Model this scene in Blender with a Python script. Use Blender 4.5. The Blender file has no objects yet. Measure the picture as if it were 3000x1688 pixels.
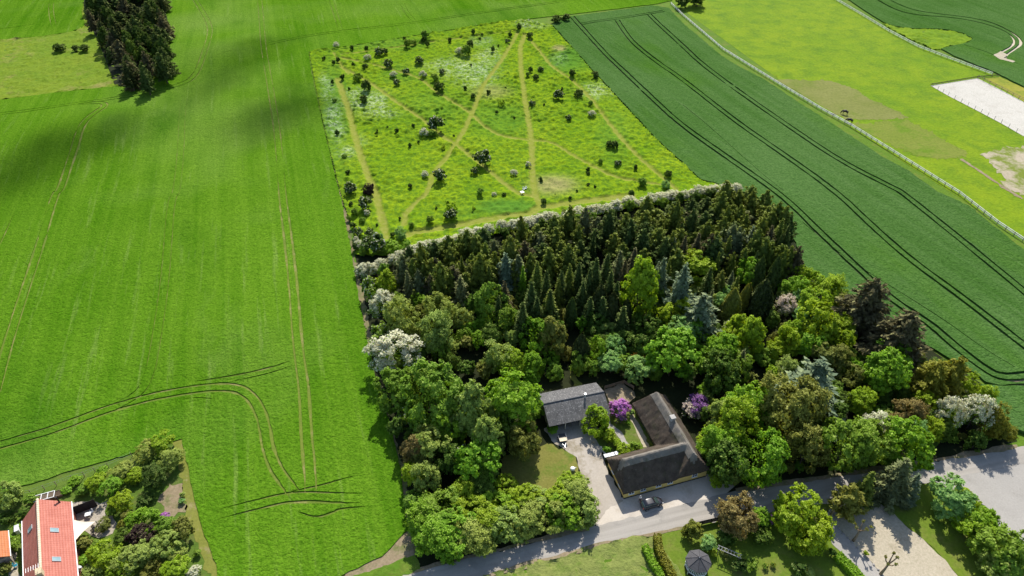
import bpy, bmesh, math, random
import numpy as np
from math import sin, cos, radians, pi, atan2, hypot, degrees
from mathutils import Vector, Matrix
from mathutils.geometry import delaunay_2d_cdt

random.seed(7)
RNG = np.random.default_rng(11)
SC = bpy.context.scene
COL = SC.collection

# ------------------------------------------------------------------ camera
CAM_H = 103.0
PITCH = radians(40)
cam_d = bpy.data.cameras.new('camera')
cam_d.lens = 24.0
cam_d.sensor_width = 36.0
cam_d.clip_start = 1.0
cam_d.clip_end = 6000.0
cam = bpy.data.objects.new('camera', cam_d)
cam.location = (0, 0, CAM_H)
cam.rotation_euler = (radians(50), 0, 0)
COL.objects.link(cam)
SC.camera = cam

# ------------------------------------------------------------------ world, sun, exposure
SUN_EL, SUN_AZ = radians(44.5), radians(5)
world = bpy.data.worlds.new('World')
SC.world = world
world.use_nodes = True
wn = world.node_tree
sky = wn.nodes.new('ShaderNodeTexSky')
sky.sky_type = 'NISHITA'
sky.sun_disc = False
sky.sun_elevation = SUN_EL
sky.sun_rotation = SUN_AZ
sky.altitude = 50
bgn = wn.nodes['Background']
bgn.inputs['Strength'].default_value = 0.125
wn.links.new(sky.outputs['Color'], bgn.inputs['Color'])
sun_d = bpy.data.lights.new('sun', 'SUN')
sun_d.energy = 4.6
sun_d.angle = radians(0.5)
sun_d.color = (1.0, 0.955, 0.87)
sun_o = bpy.data.objects.new('sun', sun_d)
to_sun = Vector((sin(SUN_AZ) * cos(SUN_EL), cos(SUN_AZ) * cos(SUN_EL), sin(SUN_EL)))
sun_o.rotation_euler = (-to_sun).to_track_quat('-Z', 'Y').to_euler()
sun_o.location = (0, 200, 300)
COL.objects.link(sun_o)
SC.view_settings.view_transform = 'Standard'
SC.view_settings.look = 'None'
SC.view_settings.exposure = 0.56
SC.view_settings.gamma = 1.0
SC.cycles.max_bounces = 5
SC.cycles.diffuse_bounces = 3
SC.cycles.transmission_bounces = 3
SC.cycles.transparent_max_bounces = 4

# ------------------------------------------------------------------ surveying helpers
F = 2000.0


def at(u, v, z=0.0):
    """ground position (x, y) of a point of the photograph at height z"""
    a = (u - 1500.0) / F
    b = (v - 844.0) / F
    dy = cos(PITCH) - b * sin(PITCH)
    dz = -sin(PITCH) - b * cos(PITCH)
    t = (z - CAM_H) / dz
    return a * t, dy * t


def depth_of(x, y, z):
    return y * cos(PITCH) + (CAM_H - z) * sin(PITCH)


def conv(x0, y0, s):
    return lambda u, v: (x0 + u / s, y0 + v / s)


D = lambda u, v: (u * 3000 / 2576.0, v * 3000 / 2576.0)
R1 = conv(0, 0, 2.574)
R2 = conv(1000, 0, 2.574)
R3 = conv(2000, 0, 2.574)
R4 = conv(0, 563, 2.574)
R6 = conv(2000, 563, 2.574)
G1 = conv(0, 1126, 2.576)
G2 = conv(1000, 1126, 2.576)
G3 = conv(2000, 1126, 2.576)
Z6 = conv(1000, 500, 4.287)
Z7 = conv(1500, 500, 4.287)
FA = conv(1040, 750, 4.287)
FB = conv(1600, 750, 4.287)
FC = conv(1900, 600, 4.287)
FD = conv(2300, 750, 4.287)
FE = conv(2050, 950, 4.287)
FF = conv(2500, 1000, 5.138)
Q4 = conv(1540, 1080, 3.45)
H1 = conv(0, 1440, 5.844)
H7 = conv(2350, 1430, 5.617)
H4 = conv(1980, 1580, 11.71)


def smooth(e0, e1, x):
    t = np.clip((x - e0) / (e1 - e0), 0, 1)
    return t * t * (3 - 2 * t)


# ---- terrain of the big cereal field: low swells, flat elsewhere
_e0 = np.array(at(*D(777, 130)))
_e1 = np.array(at(*D(900, 640)))
_ed = (_e1 - _e0) / np.linalg.norm(_e1 - _e0)
_en = np.array([_ed[1], -_ed[0]])
if _en[0] > 0:
    _en = -_en
SWELLS = []   # crest x, y, direction, half length, width near side, width far side, height


def swell(p, q, ln, wn_, wf, h):
    a, b = np.array(at(*p)), np.array(at(*q))
    c = (a + b) / 2
    d = (b - a) / np.linalg.norm(b - a)
    n = np.array([-d[1], d[0]])
    if n[1] < 0:
        n = -n
    SWELLS.append((c + n * wn_ * 0.75, d, n, ln, wn_, wf, h))


swell(D(40, 420), D(300, 345), 34, 11, 34, 3.0)
swell(D(600, 318), D(830, 285), 30, 9, 26, 2.2)
swell(D(470, 225), D(700, 110), 28, 12, 34, 3.0)
swell(D(330, 1020), D(760, 930), 26, 9, 20, 1.0)


def T(x, y):
    x = np.asarray(x, float)
    y = np.asarray(y, float)
    h = np.zeros_like(x)
    for c, d, n, ln, wa, wf, A in SWELLS:
        s = (x - c[0]) * d[0] + (y - c[1]) * d[1]
        t = (x - c[0]) * n[0] + (y - c[1]) * n[1]
        w = np.where(t < 0, wa, wf)
        h = h + A * np.exp(-(s / ln) ** 2 - (t / w) ** 2)
    h = h + 0.35 * np.sin(x * 0.021 + 1.3) * np.sin(y * 0.033 + 0.4) * smooth(110, 150, y)
    e = (x - _e0[0]) * _en[0] + (y - _e0[1]) * _en[1]
    m = smooth(2, 24, e) * smooth(85, 115, y + 0 * x)
    return h * m


def att(u, v, z=0.0):
    h = 0.0
    for _ in range(6):
        x, y = at(u, v, z + h)
        h = float(T(x, y))
    return x, y


# ------------------------------------------------------------------ object helpers
def link(o):
    COL.objects.link(o)
    return o


def empty(name, loc=(0, 0, 0), rz=0.0):
    o = bpy.data.objects.new(name, None)
    o.empty_display_size = 0.5
    o.location = loc
    o.rotation_euler = (0, 0, rz)
    return link(o)


def tag(o, label=None, cat=None, group=None, kind=None):
    if label:
        o['label'] = label
    if cat:
        o['category'] = cat
    if group:
        o['group'] = group
    if kind:
        o['kind'] = kind
    return o


def obj(name, mesh, parent=None, loc=(0, 0, 0), rz=0.0):
    o = bpy.data.objects.new(name, mesh)
    o.location = loc
    o.rotation_euler = (0, 0, rz)
    link(o)
    if parent is not None:
        o.parent = parent
    return o


def mesh_np(name, V, Fc, mats=(), smooth_=False):
    me = bpy.data.meshes.new(name)
    V = np.asarray(V, np.float32)
    Fc = np.asarray(Fc, np.int32)
    k = Fc.shape[1]
    me.vertices.add(len(V))
    me.vertices.foreach_set('co', V.ravel())
    me.loops.add(Fc.size)
    me.loops.foreach_set('vertex_index', Fc.ravel())
    me.polygons.add(len(Fc))
    me.polygons.foreach_set('loop_start', np.arange(0, Fc.size, k, dtype=np.int32))
    try:
        me.polygons.foreach_set('loop_total', np.full(len(Fc), k, np.int32))
    except Exception:
        pass
    for m in mats:
        me.materials.append(m)
    me.update(calc_edges=True)
    me.polygons.foreach_set('use_smooth', np.full(len(Fc), bool(smooth_)))
    return me


def bm_mesh(name, bm, mats, smooth_=False):
    bmesh.ops.recalc_face_normals(bm, faces=bm.faces)
    me = bpy.data.meshes.new(name)
    bm.to_mesh(me)
    bm.free()
    for m in (mats if isinstance(mats, (list, tuple)) else [mats]):
        me.materials.append(m)
    if smooth_:
        for p in me.polygons:
            p.use_smooth = True
    return me


def bx(bm, x0, x1, y0, y1, z0, z1, mi=0, M=None):
    vs = [bm.verts.new(Vector((x, y, z)) if M is None else M @ Vector((x, y, z)))
          for z in (z0, z1) for x, y in ((x0, y0), (x1, y0), (x1, y1), (x0, y1))]
    fs = [(0, 3, 2, 1), (4, 5, 6, 7), (0, 1, 5, 4), (1, 2, 6, 5), (2, 3, 7, 6), (3, 0, 4, 7)]
    for f in fs:
        bm.faces.new([vs[i] for i in f]).material_index = mi


def tube(bm, pts, rads, n=8, mi=0, cap=True):
    pts = [Vector(p) for p in pts]
    if not isinstance(rads, (list, tuple)):
        rads = [rads] * len(pts)
    rings = []
    for i, p in enumerate(pts):
        d = (pts[min(i + 1, len(pts) - 1)] - pts[max(i - 1, 0)]).normalized()
        ref = Vector((0, 0, 1)) if abs(d.z) < 0.9 else Vector((1, 0, 0))
        a = d.cross(ref).normalized()
        b = d.cross(a).normalized()
        rings.append([bm.verts.new(p + (a * cos(2 * pi * k / n) + b * sin(2 * pi * k / n)) * rads[i]) for k in range(n)])
    for i in range(len(rings) - 1):
        for k in range(n):
            f = bm.faces.new((rings[i][k], rings[i][(k + 1) % n], rings[i + 1][(k + 1) % n], rings[i + 1][k]))
            f.material_index = mi
    if cap:
        bm.faces.new(rings[0][::-1]).material_index = mi
        bm.faces.new(rings[-1]).material_index = mi


def box_obj(name, dims, mat, parent=None, loc=(0, 0, 0), rz=0, bevel=0.0):
    bm = bmesh.new()
    bx(bm, -dims[0] / 2, dims[0] / 2, -dims[1] / 2, dims[1] / 2, 0, dims[2])
    if bevel:
        bmesh.ops.bevel(bm, geom=bm.edges[:], offset=bevel, segments=2, affect='EDGES')
    return obj(name, bm_mesh(name, bm, mat), parent, loc, rz)


# ------------------------------------------------------------------ materials
class NT:
    def __init__(self, name):
        self.m = bpy.data.materials.new(name)
        self.m.use_nodes = True
        self.t = self.m.node_tree
        self.t.nodes.clear()
        self.out = self.t.nodes.new('ShaderNodeOutputMaterial')
        self._pos = None

    def n(self, typ, **kw):
        nd = self.t.nodes.new(typ)
        for k, v in kw.items():
            if k.startswith('_'):
                setattr(nd, k[1:], v)
        return nd

    def l(self, a, b):
        self.t.links.new(a, b)

    def pos(self):
        if self._pos is None:
            self._pos = self.n('ShaderNodeNewGeometry').outputs['Position']
        return self._pos

    def noise(self, scale, detail=3.0, rough=0.55, vec=None, dist=0.0):
        nd = self.n('ShaderNodeTexNoise')
        nd.inputs['Scale'].default_value = scale
        nd.inputs['Detail'].default_value = detail
        nd.inputs['Roughness'].default_value = rough
        nd.inputs['Distortion'].default_value = dist
        self.l(vec if vec is not None else self.pos(), nd.inputs['Vector'])
        return nd.outputs['Fac']

    def mapr(self, x, a, b, c=0.0, d=1.0):
        nd = self.n('ShaderNodeMapRange')
        nd.inputs['From Min'].default_value = a
        nd.inputs['From Max'].default_value = b
        nd.inputs['To Min'].default_value = c
        nd.inputs['To Max'].default_value = d
        self.l(x, nd.inputs['Value'])
        return nd.outputs['Result']

    def math(self, op, a, b=None):
        nd = self.n('ShaderNodeMath', _operation=op)
        for i, q in enumerate((a, b)):
            if q is None:
                continue
            if isinstance(q, (int, float)):
                nd.inputs[i].default_value = q
            else:
                self.l(q, nd.inputs[i])
        return nd.outputs[0]

    def mix(self, fac, a, b, blend='MIX'):
        nd = self.n('ShaderNodeMix', _data_type='RGBA', _blend_type=blend)
        for sock, q in ((nd.inputs[0], fac), (nd.inputs[6], a), (nd.inputs[7], b)):
            if isinstance(q, (int, float)):
                sock.default_value = q
            elif isinstance(q, tuple):
                sock.default_value = (*q[:3], 1)
            else:
                self.l(q, sock)
        return nd.outputs[2]

    def rotated(self, ang, sx, sy, sz=1.0, src=None):
        v1 = self.n('ShaderNodeVectorRotate', _rotation_type='Z_AXIS')
        v1.inputs['Angle'].default_value = ang
        self.l(src if src is not None else self.pos(), v1.inputs['Vector'])
        v2 = self.n('ShaderNodeVectorMath', _operation='MULTIPLY')
        v2.inputs[1].default_value = (sx, sy, sz)
        self.l(v1.outputs[0], v2.inputs[0])
        return v2.outputs[0]

    def bump(self, h, strength, dist=0.3, nrm=None):
        nd = self.n('ShaderNodeBump')
        nd.inputs['Strength'].default_value = strength
        nd.inputs['Distance'].default_value = dist
        self.l(h, nd.inputs['Height'])
        if nrm is not None:
            self.l(nrm, nd.inputs['Normal'])
        return nd.outputs['Normal']

    def principled(self, col, rough=0.9, nrm=None, spec=0.2, metal=0.0, coat=0.0):
        p = self.n('ShaderNodeBsdfPrincipled')
        if isinstance(col, tuple):
            p.inputs['Base Color'].default_value = (*col[:3], 1)
        else:
            self.l(col, p.inputs['Base Color'])
        if isinstance(rough, (int, float)):
            p.inputs['Roughness'].default_value = rough
        else:
            self.l(rough, p.inputs['Roughness'])
        p.inputs['Specular IOR Level'].default_value = spec
        p.inputs['Metallic'].default_value = metal
        p.inputs['Coat Weight'].default_value = coat
        if nrm is not None:
            self.l(nrm, p.inputs['Normal'])
        self.l(p.outputs[0], self.out.inputs['Surface'])
        return self.m


def mat_plain(name, col, rough=0.7, var=0.25, scale=3.0, bump=0.0, metal=0.0, spec=0.3, coat=0.0):
    k = NT(name)
    tc = k.n('ShaderNodeTexCoord').outputs['Object']
    f = k.mapr(k.noise(scale, 4, 0.6, tc), 0.3, 0.7)
    c = k.mix(f, tuple(q * (1 - var) for q in col), tuple(min(1, q * (1 + var)) for q in col))
    nr = k.bump(k.noise(scale * 4, 3, 0.6, tc), bump, 0.05) if bump else None
    return k.principled(c, rough, nr, spec, metal, coat)


def mat_ground(name, a, b, c=None, big=0.03, mid=0.25, fine=1.6, cthr=(0.5, 0.7), bump=0.5, dist=0.15, rough=0.95, speck=0.55):
    """ground cover: two tones over large and middle scale, third tone in patches, fine speckle"""
    k = NT(name)
    f1 = k.mapr(k.noise(big, 3, 0.6), 0.35, 0.65)
    f2 = k.mapr(k.noise(mid, 4, 0.65), 0.3, 0.7)
    f = k.math('ADD', k.math('MULTIPLY', f1, 0.5), k.math('MULTIPLY', f2, 0.5))
    col = k.mix(f, a, b)
    if c is not None:
        col = k.mix(k.mapr(k.noise(mid * 0.6, 5, 0.7), cthr[0], cthr[1]), col, c)
    sp = k.noise(fine, 3, 0.7)
    col = k.mix(k.mapr(sp, 0.3, 0.7, 0.0, speck), col, k.mix(1.0, col, (0.45, 0.5, 0.4) if speck > .4 else (.5, .5, .5), 'MULTIPLY'))
    nr = k.bump(sp, bump, dist)
    return k.principled(col, rough, nr, 0.1)


def mat_crop(name, a, b, lush, pale, ang, fine=1.3, bump=0.6, streak=0.5, lushthr=(0.55, 0.72)):
    """cereal crop seen from above: drill-row streaks, lush and thin patches, leafy speckle"""
    k = NT(name)
    st = k.noise(1.0, 3, 0.6, k.rotated(ang, 0.28, 0.006, 0.0))
    st2 = k.noise(1.0, 3, 0.6, k.rotated(ang, 1.1, 0.02, 0.0))
    pt = k.noise(0.018, 4, 0.6)
    f = k.math('ADD', k.math('MULTIPLY', k.mapr(st, 0.3, 0.7), streak),
               k.math('ADD', k.math('MULTIPLY', k.mapr(st2, 0.3, 0.7), streak * 0.45),
                      k.math('MULTIPLY', k.mapr(pt, 0.32, 0.68), 1 - streak * 0.9)))
    col = k.mix(k.mapr(f, 0.2, 0.9), a, b)
    thin = k.noise(1.0, 4, 0.7, k.rotated(ang, 0.55, 0.03, 0.0))
    col = k.mix(k.mapr(thin, 0.57, 0.72, 0, 0.75), col, pale)
    col = k.mix(k.mapr(k.noise(0.012, 3, 0.6), 0.5, 0.72, 0, 0.7), col, pale)
    col = k.mix(k.mapr(k.noise(0.035, 4, 0.6, k.rotated(ang, 1.0, 0.45, 0.0)), lushthr[0], lushthr[1], 0, 0.75), col, lush)
    col = k.mix(k.mapr(k.noise(0.05, 5, 0.65, k.rotated(ang + 0.15, 1.0, 0.3, 0.0)), 0.6, 0.78, 0, 0.55), col, pale)
    sp = k.noise(fine, 3, 0.75)
    sp2 = k.noise(fine * 0.33, 3, 0.7)
    col = k.mix(k.mapr(sp, 0.36, 0.66, 0.0, 0.8), col, k.mix(1.0, col, (0.42, 0.55, 0.4), 'MULTIPLY'))
    h = k.math('ADD', sp, k.math('MULTIPLY', sp2, 1.2))
    nr = k.bump(h, bump, 0.4)
    d = k.n('ShaderNodeBsdfDiffuse')
    k.l(col, d.inputs['Color'])
    k.l(nr, d.inputs['Normal'])
    k.l(d.outputs[0], k.out.inputs['Surface'])
    return k.m


def mat_leaf(name, dark, light, trans=0.35, hue=0.12):
    k = NT(name)
    at_ = k.n('ShaderNodeAttribute')
    at_.attribute_name = 'tint'
    oi = k.n('ShaderNodeObjectInfo')
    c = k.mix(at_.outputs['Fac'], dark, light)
    avg = tuple((p + q) / 2 for p, q in zip(dark, light))
    warm = (avg[0] * 1.45, avg[1] * 1.02, avg[2] * 0.8)
    cool = (avg[0] * 0.7, avg[1] * 0.95, avg[2] * 1.3)
    c = k.mix(hue * 2, c, k.mix(oi.outputs['Random'], warm, cool))
    d = k.n('ShaderNodeBsdfDiffuse')
    t = k.n('ShaderNodeBsdfTranslucent')
    k.l(c, d.inputs['Color'])
    tc = k.mix(1.0, c, (1.25, 1.15, 0.6), 'MULTIPLY')
    k.l(tc, t.inputs['Color'])
    ms = k.n('ShaderNodeMixShader')
    ms.inputs[0].default_value = trans
    k.l(d.outputs[0], ms.inputs[1])
    k.l(t.outputs[0], ms.inputs[2])
    g = k.n('ShaderNodeBsdfGlossy')
    g.inputs['Roughness'].default_value = .5
    g.inputs['Color'].default_value = (.75, .8, .35, 1)
    m2 = k.n('ShaderNodeMixShader')
    m2.inputs[0].default_value = .03
    k.l(ms.outputs[0], m2.inputs[1])
    k.l(g.outputs[0], m2.inputs[2])
    k.l(m2.outputs[0], k.out.inputs['Surface'])
    return k.m


BOOST = {'pine': 1.9, 'spruce': 1.6, 'greypine': 1.9, 'gold': 1.15, 'bronze': 1.35, 'lime': 1.75, 'olive': 1.8, 'brownpine': 1.3, 'yew': 1.3, 'thorn': 1.25, 'deep': 2.1, 'mid': 2.2, 'sage': 2.15, 'purple': 1.1, 'blue': 1.35}
LEAF = {n: mat_leaf('leaf_' + n, tuple(q * BOOST.get(n, 2.0) for q in a), tuple(q * BOOST.get(n, 2.0) for q in b), t + .08) for n, a, b, t in [
    ('lime', (.10, .165, .008), (.21, .30, .014), .38),
    ('fresh', (.055, .125, .007), (.14, .25, .016), .38),
    ('mid', (.045, .092, .008), (.105, .175, .018), .33),
    ('deep', (.022, .048, .006), (.06, .105, .012), .28),
    ('sage', (.075, .11, .02), (.185, .235, .05), .33),
    ('mint', (.065, .135, .035), (.155, .27, .08), .35),
    ('olive', (.06, .075, .014), (.15, .16, .03), .33),
    ('gold', (.10, .115, .012), (.24, .245, .028), .35),
    ('bronze', (.11, .08, .028), (.24, .18, .06), .33),
    ('purple', (.016, .007, .010), (.045, .02, .028), .2),
    ('pine', (.026, .046, .008), (.096, .122, .016), .25),
    ('spruce', (.014, .030, .008), (.05, .082, .018), .22),
    ('blue', (.058, .088, .052), (.145, .195, .12), .2),
    ('greypine', (.035, .045, .02), (.095, .112, .048), .2),
    ('brownpine', (.035, .032, .018), (.09, .08, .042), .2),
    ('yew', (.011, .020, .008), (.04, .055, .014), .18),
    ('thorn', (.022, .054, .008), (.068, .125, .018), .28)]}
FLOWER = {n: mat_leaf('blossom_' + n, a, b, .25, 0.02) for n, a, b in [
    ('white', (.46, .46, .31), (.74, .73, .57)),
    ('pinkwhite', (.45, .36, .30), (.72, .62, .55)),
    ('magenta', (.30, .07, .36), (.62, .22, .68)),
    ('violet', (.12, .03, .18), (.32, .12, .42)),
    ('orange', (.35, .15, .01), (.62, .34, .03)),
    ('yellow', (.50, .42, .03), (.75, .66, .08))]}
BARK = mat_plain('bark', (.10, .08, .06), 0.95, 0.35, 6, 0.4)
BARKP = mat_plain('pale_bark', (.24, .18, .12), 0.95, 0.3, 6, 0.4)
WHITE = mat_plain('white_paint', (.78, .78, .76), 0.5, 0.06)
STEEL = mat_plain('galvanised_steel', (.45, .46, .47), 0.35, 0.15, 4, 0, 0.8)
GLASS = mat_plain('window_glass', (.03, .04, .05), 0.06, 0.1, 1, 0, 0, 0.6)
BLACK = mat_plain('black_plastic', (.015, .015, .016), 0.5, 0.2)
WOOD = mat_plain('weathered_wood', (.23, .18, .13), 0.9, 0.3, 5, 0.3)
DKWOOD = mat_plain('dark_wood', (.035, .03, .027), 0.85, 0.35, 5, 0.3)

# ------------------------------------------------------------------ ground sheets
def resample(pts, step, closed=False, jit=0.0):
    P = [np.array(p, float) for p in pts]
    if closed:
        P.append(P[0])
    out = []
    for a, b in zip(P[:-1], P[1:]):
        n = max(1, int(np.linalg.norm(b - a) / step))
        for i in range(n):
            out.append(a + (b - a) * i / n)
    if not closed:
        out.append(P[-1])
    out = np.array(out)
    if jit:
        out = out + RNG.normal(0, jit, out.shape)
    return out


def chaikin(pts, n=2):
    P = np.array(pts, float)
    for _ in range(n):
        q = [P[0]]
        for a, b in zip(P[:-1], P[1:]):
            q += [a * .75 + b * .25, a * .25 + b * .75]
        q.append(P[-1])
        P = np.array(q)
    return P


def inside(P, poly):
    P = np.asarray(P)
    poly = np.asarray(poly)
    x, y = P[:, 0], P[:, 1]
    r = np.zeros(len(P), bool)
    n = len(poly)
    for i in range(n):
        x0, y0 = poly[i]
        x1, y1 = poly[(i + 1) % n]
        if y0 == y1:
            continue
        c = ((y0 > y) != (y1 > y)) & (x < (x1 - x0) * (y - y0) / (y1 - y0) + x0)
        r ^= c
    return r


def dist_poly(P, line, wid=None):
    P = np.asarray(P)
    d = np.full(len(P), 1e9)
    if wid is not None:
        wb = np.zeros(len(P))
        for i, (a, b) in enumerate(zip(line[:-1], line[1:])):
            ab = b - a
            t = np.clip(((P - a) @ ab) / max(ab @ ab, 1e-9), 0, 1)
            q = a + t[:, None] * ab
            e = np.hypot(P[:, 0] - q[:, 0], P[:, 1] - q[:, 1])
            s = e < d
            d[s] = e[s]
            wb[s] = (wid[i] * (1 - t) + wid[i + 1] * t)[s]
        return d, wb
    for a, b in zip(line[:-1], line[1:]):
        ab = b - a
        L2 = max(ab @ ab, 1e-9)
        t = np.clip(((P - a) @ ab) / L2, 0, 1)
        q = a + t[:, None] * ab
        d = np.minimum(d, np.hypot(P[:, 0] - q[:, 0], P[:, 1] - q[:, 1]))
    return d


def offset_line(L, o):
    L = np.asarray(L)
    d = np.gradient(L, axis=0)
    d /= np.maximum(np.linalg.norm(d, axis=1, keepdims=True), 1e-9)
    n = np.stack([-d[:, 1], d[:, 0]], 1)
    return L + n * (o if np.isscalar(o) else np.asarray(o)[:, None])


def vnoise(P, cell, seed):
    r = np.random.default_rng(seed)
    q = P / cell
    i = np.floor(q).astype(int)
    f = q - i
    f = f * f * (3 - 2 * f)
    tab = r.random((256, 256))
    g = lambda a, b: tab[a % 256, b % 256]
    return (g(i[:, 0], i[:, 1]) * (1 - f[:, 0]) + g(i[:, 0] + 1, i[:, 1]) * f[:, 0]) * (1 - f[:, 1]) + \
           (g(i[:, 0], i[:, 1] + 1) * (1 - f[:, 0]) + g(i[:, 0] + 1, i[:, 1] + 1) * f[:, 0]) * f[:, 1]


def sheet(name, poly, mat, z=0.0, wall=0.0, grid=6.0, tracks=(), holes=(), edge=2.0, jit=0.0, terrain=True, ripple=0.0, rag=0.1, frill=0.0, fade=False):
    """flat or swelling ground cover over a polygon; tracks (line, width) are left open as ruts with real sides"""
    B = resample(poly, .6 if frill else edge, True, jit)
    if frill:
        B = B + frill * np.column_stack([vnoise(B, 2.2, 41) + .6 * vnoise(B, .8, 42) - .8, vnoise(B, 2.2, 43) + .6 * vnoise(B, .8, 44) - .8])
    V = list(map(tuple, B))
    E = [(i, (i + 1) % len(B)) for i in range(len(B))]
    hol = []
    for h in holes:
        hb = resample(h, edge, True, jit)
        o = len(V)
        V += list(map(tuple, hb))
        E += [(o + i, o + (i + 1) % len(hb)) for i in range(len(hb))]
        hol.append(hb)
    ws = []
    for line, w in tracks:
        i = np.arange(len(line))
        wv = .62 + .55 * vnoise(np.column_stack([i, i * 0]), 5.0, len(ws) + 31) + RNG.normal(0, .10, len(line))
        wv = np.where(vnoise(np.column_stack([i, i * 0 + 3]), 4.0, len(ws) + 131) < rag, .12, wv)
        if fade:
            wv = wv * smooth(-1, 9, i) * smooth(-1, 9, len(line) - 1 - i)
        ws.append(np.clip(w * wv, .05, None))
    for (line, w), wv in zip(tracks, ws):
        for s in (-1, 1):
            q = offset_line(line, s * wv / 2 + RNG.normal(0, w * 0.05, len(line)))
            o = len(V)
            V += list(map(tuple, q))
            E += [(o + i, o + i + 1) for i in range(len(q) - 1)]
    mn, mx = B.min(0), B.max(0)
    gx, gy = np.meshgrid(np.arange(mn[0], mx[0], grid), np.arange(mn[1], mx[1], grid))
    g = np.stack([gx.ravel(), gy.ravel()], 1) + RNG.uniform(-.3, .3, (gx.size, 2)) * grid * .5
    g = g[inside(g, B)]
    V += list(map(tuple, g))
    vs, es, fs = delaunay_2d_cdt([Vector(v) for v in V], E, [], 0, 1e-4)[:3]
    vs = np.array([tuple(v) for v in vs])
    fs = np.array([tuple(f) for f in fs if len(f) == 3])
    C = vs[fs].mean(1)
    keep = inside(C, B)
    for h in hol:
        keep &= ~inside(C, h)
    for (line, w), wv in zip(tracks, ws):
        dd, wl_ = dist_poly(C, line, wv)
        keep &= dd > wl_ * 0.47
    fs = fs[keep]
    a, b, c = vs[fs[:, 0]], vs[fs[:, 1]], vs[fs[:, 2]]
    area = (b[:, 0] - a[:, 0]) * (c[:, 1] - a[:, 1]) - (b[:, 1] - a[:, 1]) * (c[:, 0] - a[:, 0])
    fs[area < 0] = fs[area < 0][:, ::-1]
    zz = (T(vs[:, 0], vs[:, 1]) if terrain else 0) + z
    if ripple:
        zz = zz + RNG.normal(0, ripple, len(vs))
    P = np.column_stack([vs, np.broadcast_to(zz, (len(vs),))])
    faces = [fs]
    if wall:
        ed = {}
        for f in fs:
            for i in range(3):
                p, q = int(f[i]), int(f[(i + 1) % 3])
                if (q, p) in ed:
                    del ed[(q, p)]
                else:
                    ed[(p, q)] = 1
        n = len(P)
        Q = P.copy()
        Q[:, 2] -= wall
        P = np.vstack([P, P, Q])
        w = []
        for p, q in ed:
            w.append((q + n, p + n, p + 2 * n))
            w.append((q + n, p + 2 * n, q + 2 * n))
        if w:
            faces.append(np.array(w))
    o = obj(name, mesh_np(name, P, np.vstack(faces), [mat], True))
    o['kind'] = 'structure'
    return o


def pl(fn, *pts):
    return [att(*fn(u, v)) for u, v in pts]


def line(step=1.6, *segs):
    P = []
    for fn, pts in segs:
        P += pl(fn, *pts)
    return resample(chaikin(P, 2), step)


def pair(L, gap=1.85, w=0.42):
    return [(offset_line(L, gap / 2), w), (offset_line(L, -gap / 2), w)]


SOIL = mat_ground('soil_under_crop', (.10, .165, .02), (.18, .215, .035), (.29, .25, .10), mid=.4, fine=2.5, bump=.4)
SOILW = mat_ground('dark_soil_under_wheat', (.055, .095, .03), (.09, .13, .045), None, mid=.4, fine=2.5)
ROUGH = mat_ground('rough_grass', (.08, .17, .014), (.13, .21, .02), (.16, .19, .035), mid=.35, fine=1.4, bump=.8, dist=.25)
PASTURE = mat_ground('pasture_grass', (.13, .235, .006), (.21, .29, .008), (.088, .178, .009), big=.025, mid=.2, fine=1.1, bump=.9, dist=.3, cthr=(.46, .74))
GRAZED = mat_ground('grazed_turf', (.165, .185, .04), (.225, .225, .07), (.13, .18, .02), mid=.12, fine=1.2, bump=.6, cthr=(.5, .7))
LAWN = mat_ground('lawn_grass', (.11, .18, .018), (.16, .21, .024), (.19, .19, .05), mid=.3, fine=2.0, bump=.3)
DRYLAWN = mat_ground('dry_lawn_grass', (.17, .17, .035), (.23, .21, .06), (.10, .17, .018), mid=.45, fine=2.2, bump=.4)
FLOOR = mat_ground('shaded_floor_litter', (.016, .022, .008), (.03, .034, .013), (.06, .065, .02), mid=.3, fine=1.5, cthr=(.62, .8))  # litter tone darkened further, the deep shade under trees put into it
SAND = mat_ground('riding_sand', (.50, .465, .42), (.60, .56, .51), (.44, .40, .35), mid=.3, fine=2.2, bump=.4, cthr=(.5, .75))
GRAVEL = mat_ground('pale_gravel', (.40, .34, .25), (.50, .43, .33), (.33, .27, .19), mid=.5, fine=2.8, bump=.25, cthr=(.55, .8))
LANE = mat_ground('grey_gravel', (.32, .30, .27), (.39, .365, .33), (.26, .24, .21), mid=.3, fine=3.2, bump=.2, speck=.3, cthr=(.55, .8))
ASPH = mat_ground('worn_asphalt', (.35, .32, .28), (.43, .395, .345), (.285, .26, .225), mid=.22, fine=3.5, bump=.06, speck=.22, cthr=(.55, .8))
CONC = mat_ground('cracked_concrete', (.36, .315, .26), (.47, .42, .36), (.26, .22, .15), mid=.35, fine=2.6, bump=.15, cthr=(.5, .62), speck=.3)
EARTH = mat_ground('bare_earth', (.24, .18, .11), (.34, .27, .18), (.12, .15, .04), mid=.5, fine=2.2, bump=.5, cthr=(.5, .68))
VERGE = mat_ground('tall_verge_grass', (.17, .21, .05), (.24, .26, .075), (.10, .17, .022), mid=.5, fine=1.6, bump=.9, dist=.3)

ANG_L = atan2(*(lambda a, b: (b[0] - a[0], b[1] - a[1]))(at(*D(790, 1200)), at(*D(690, 300))))   # heading of the drill rows, from +Y
BARLEY = mat_crop('young_barley', (.066, .172, .006), (.128, .248, .016), (.048, .138, .007), (.19, .28, .055), ANG_L, 2.1, 1.0)
WANG = atan2(*(lambda a, b: (b[0] - a[0], b[1] - a[1]))(at(*R3(400, 925)), at(*R3(1150, 1449))))
WHEAT = mat_crop('dark_wheat', (.052, .124, .021), (.088, .166, .045), (.070, .158, .017), (.114, .190, .063), WANG, 1.8, 1.0)

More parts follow.
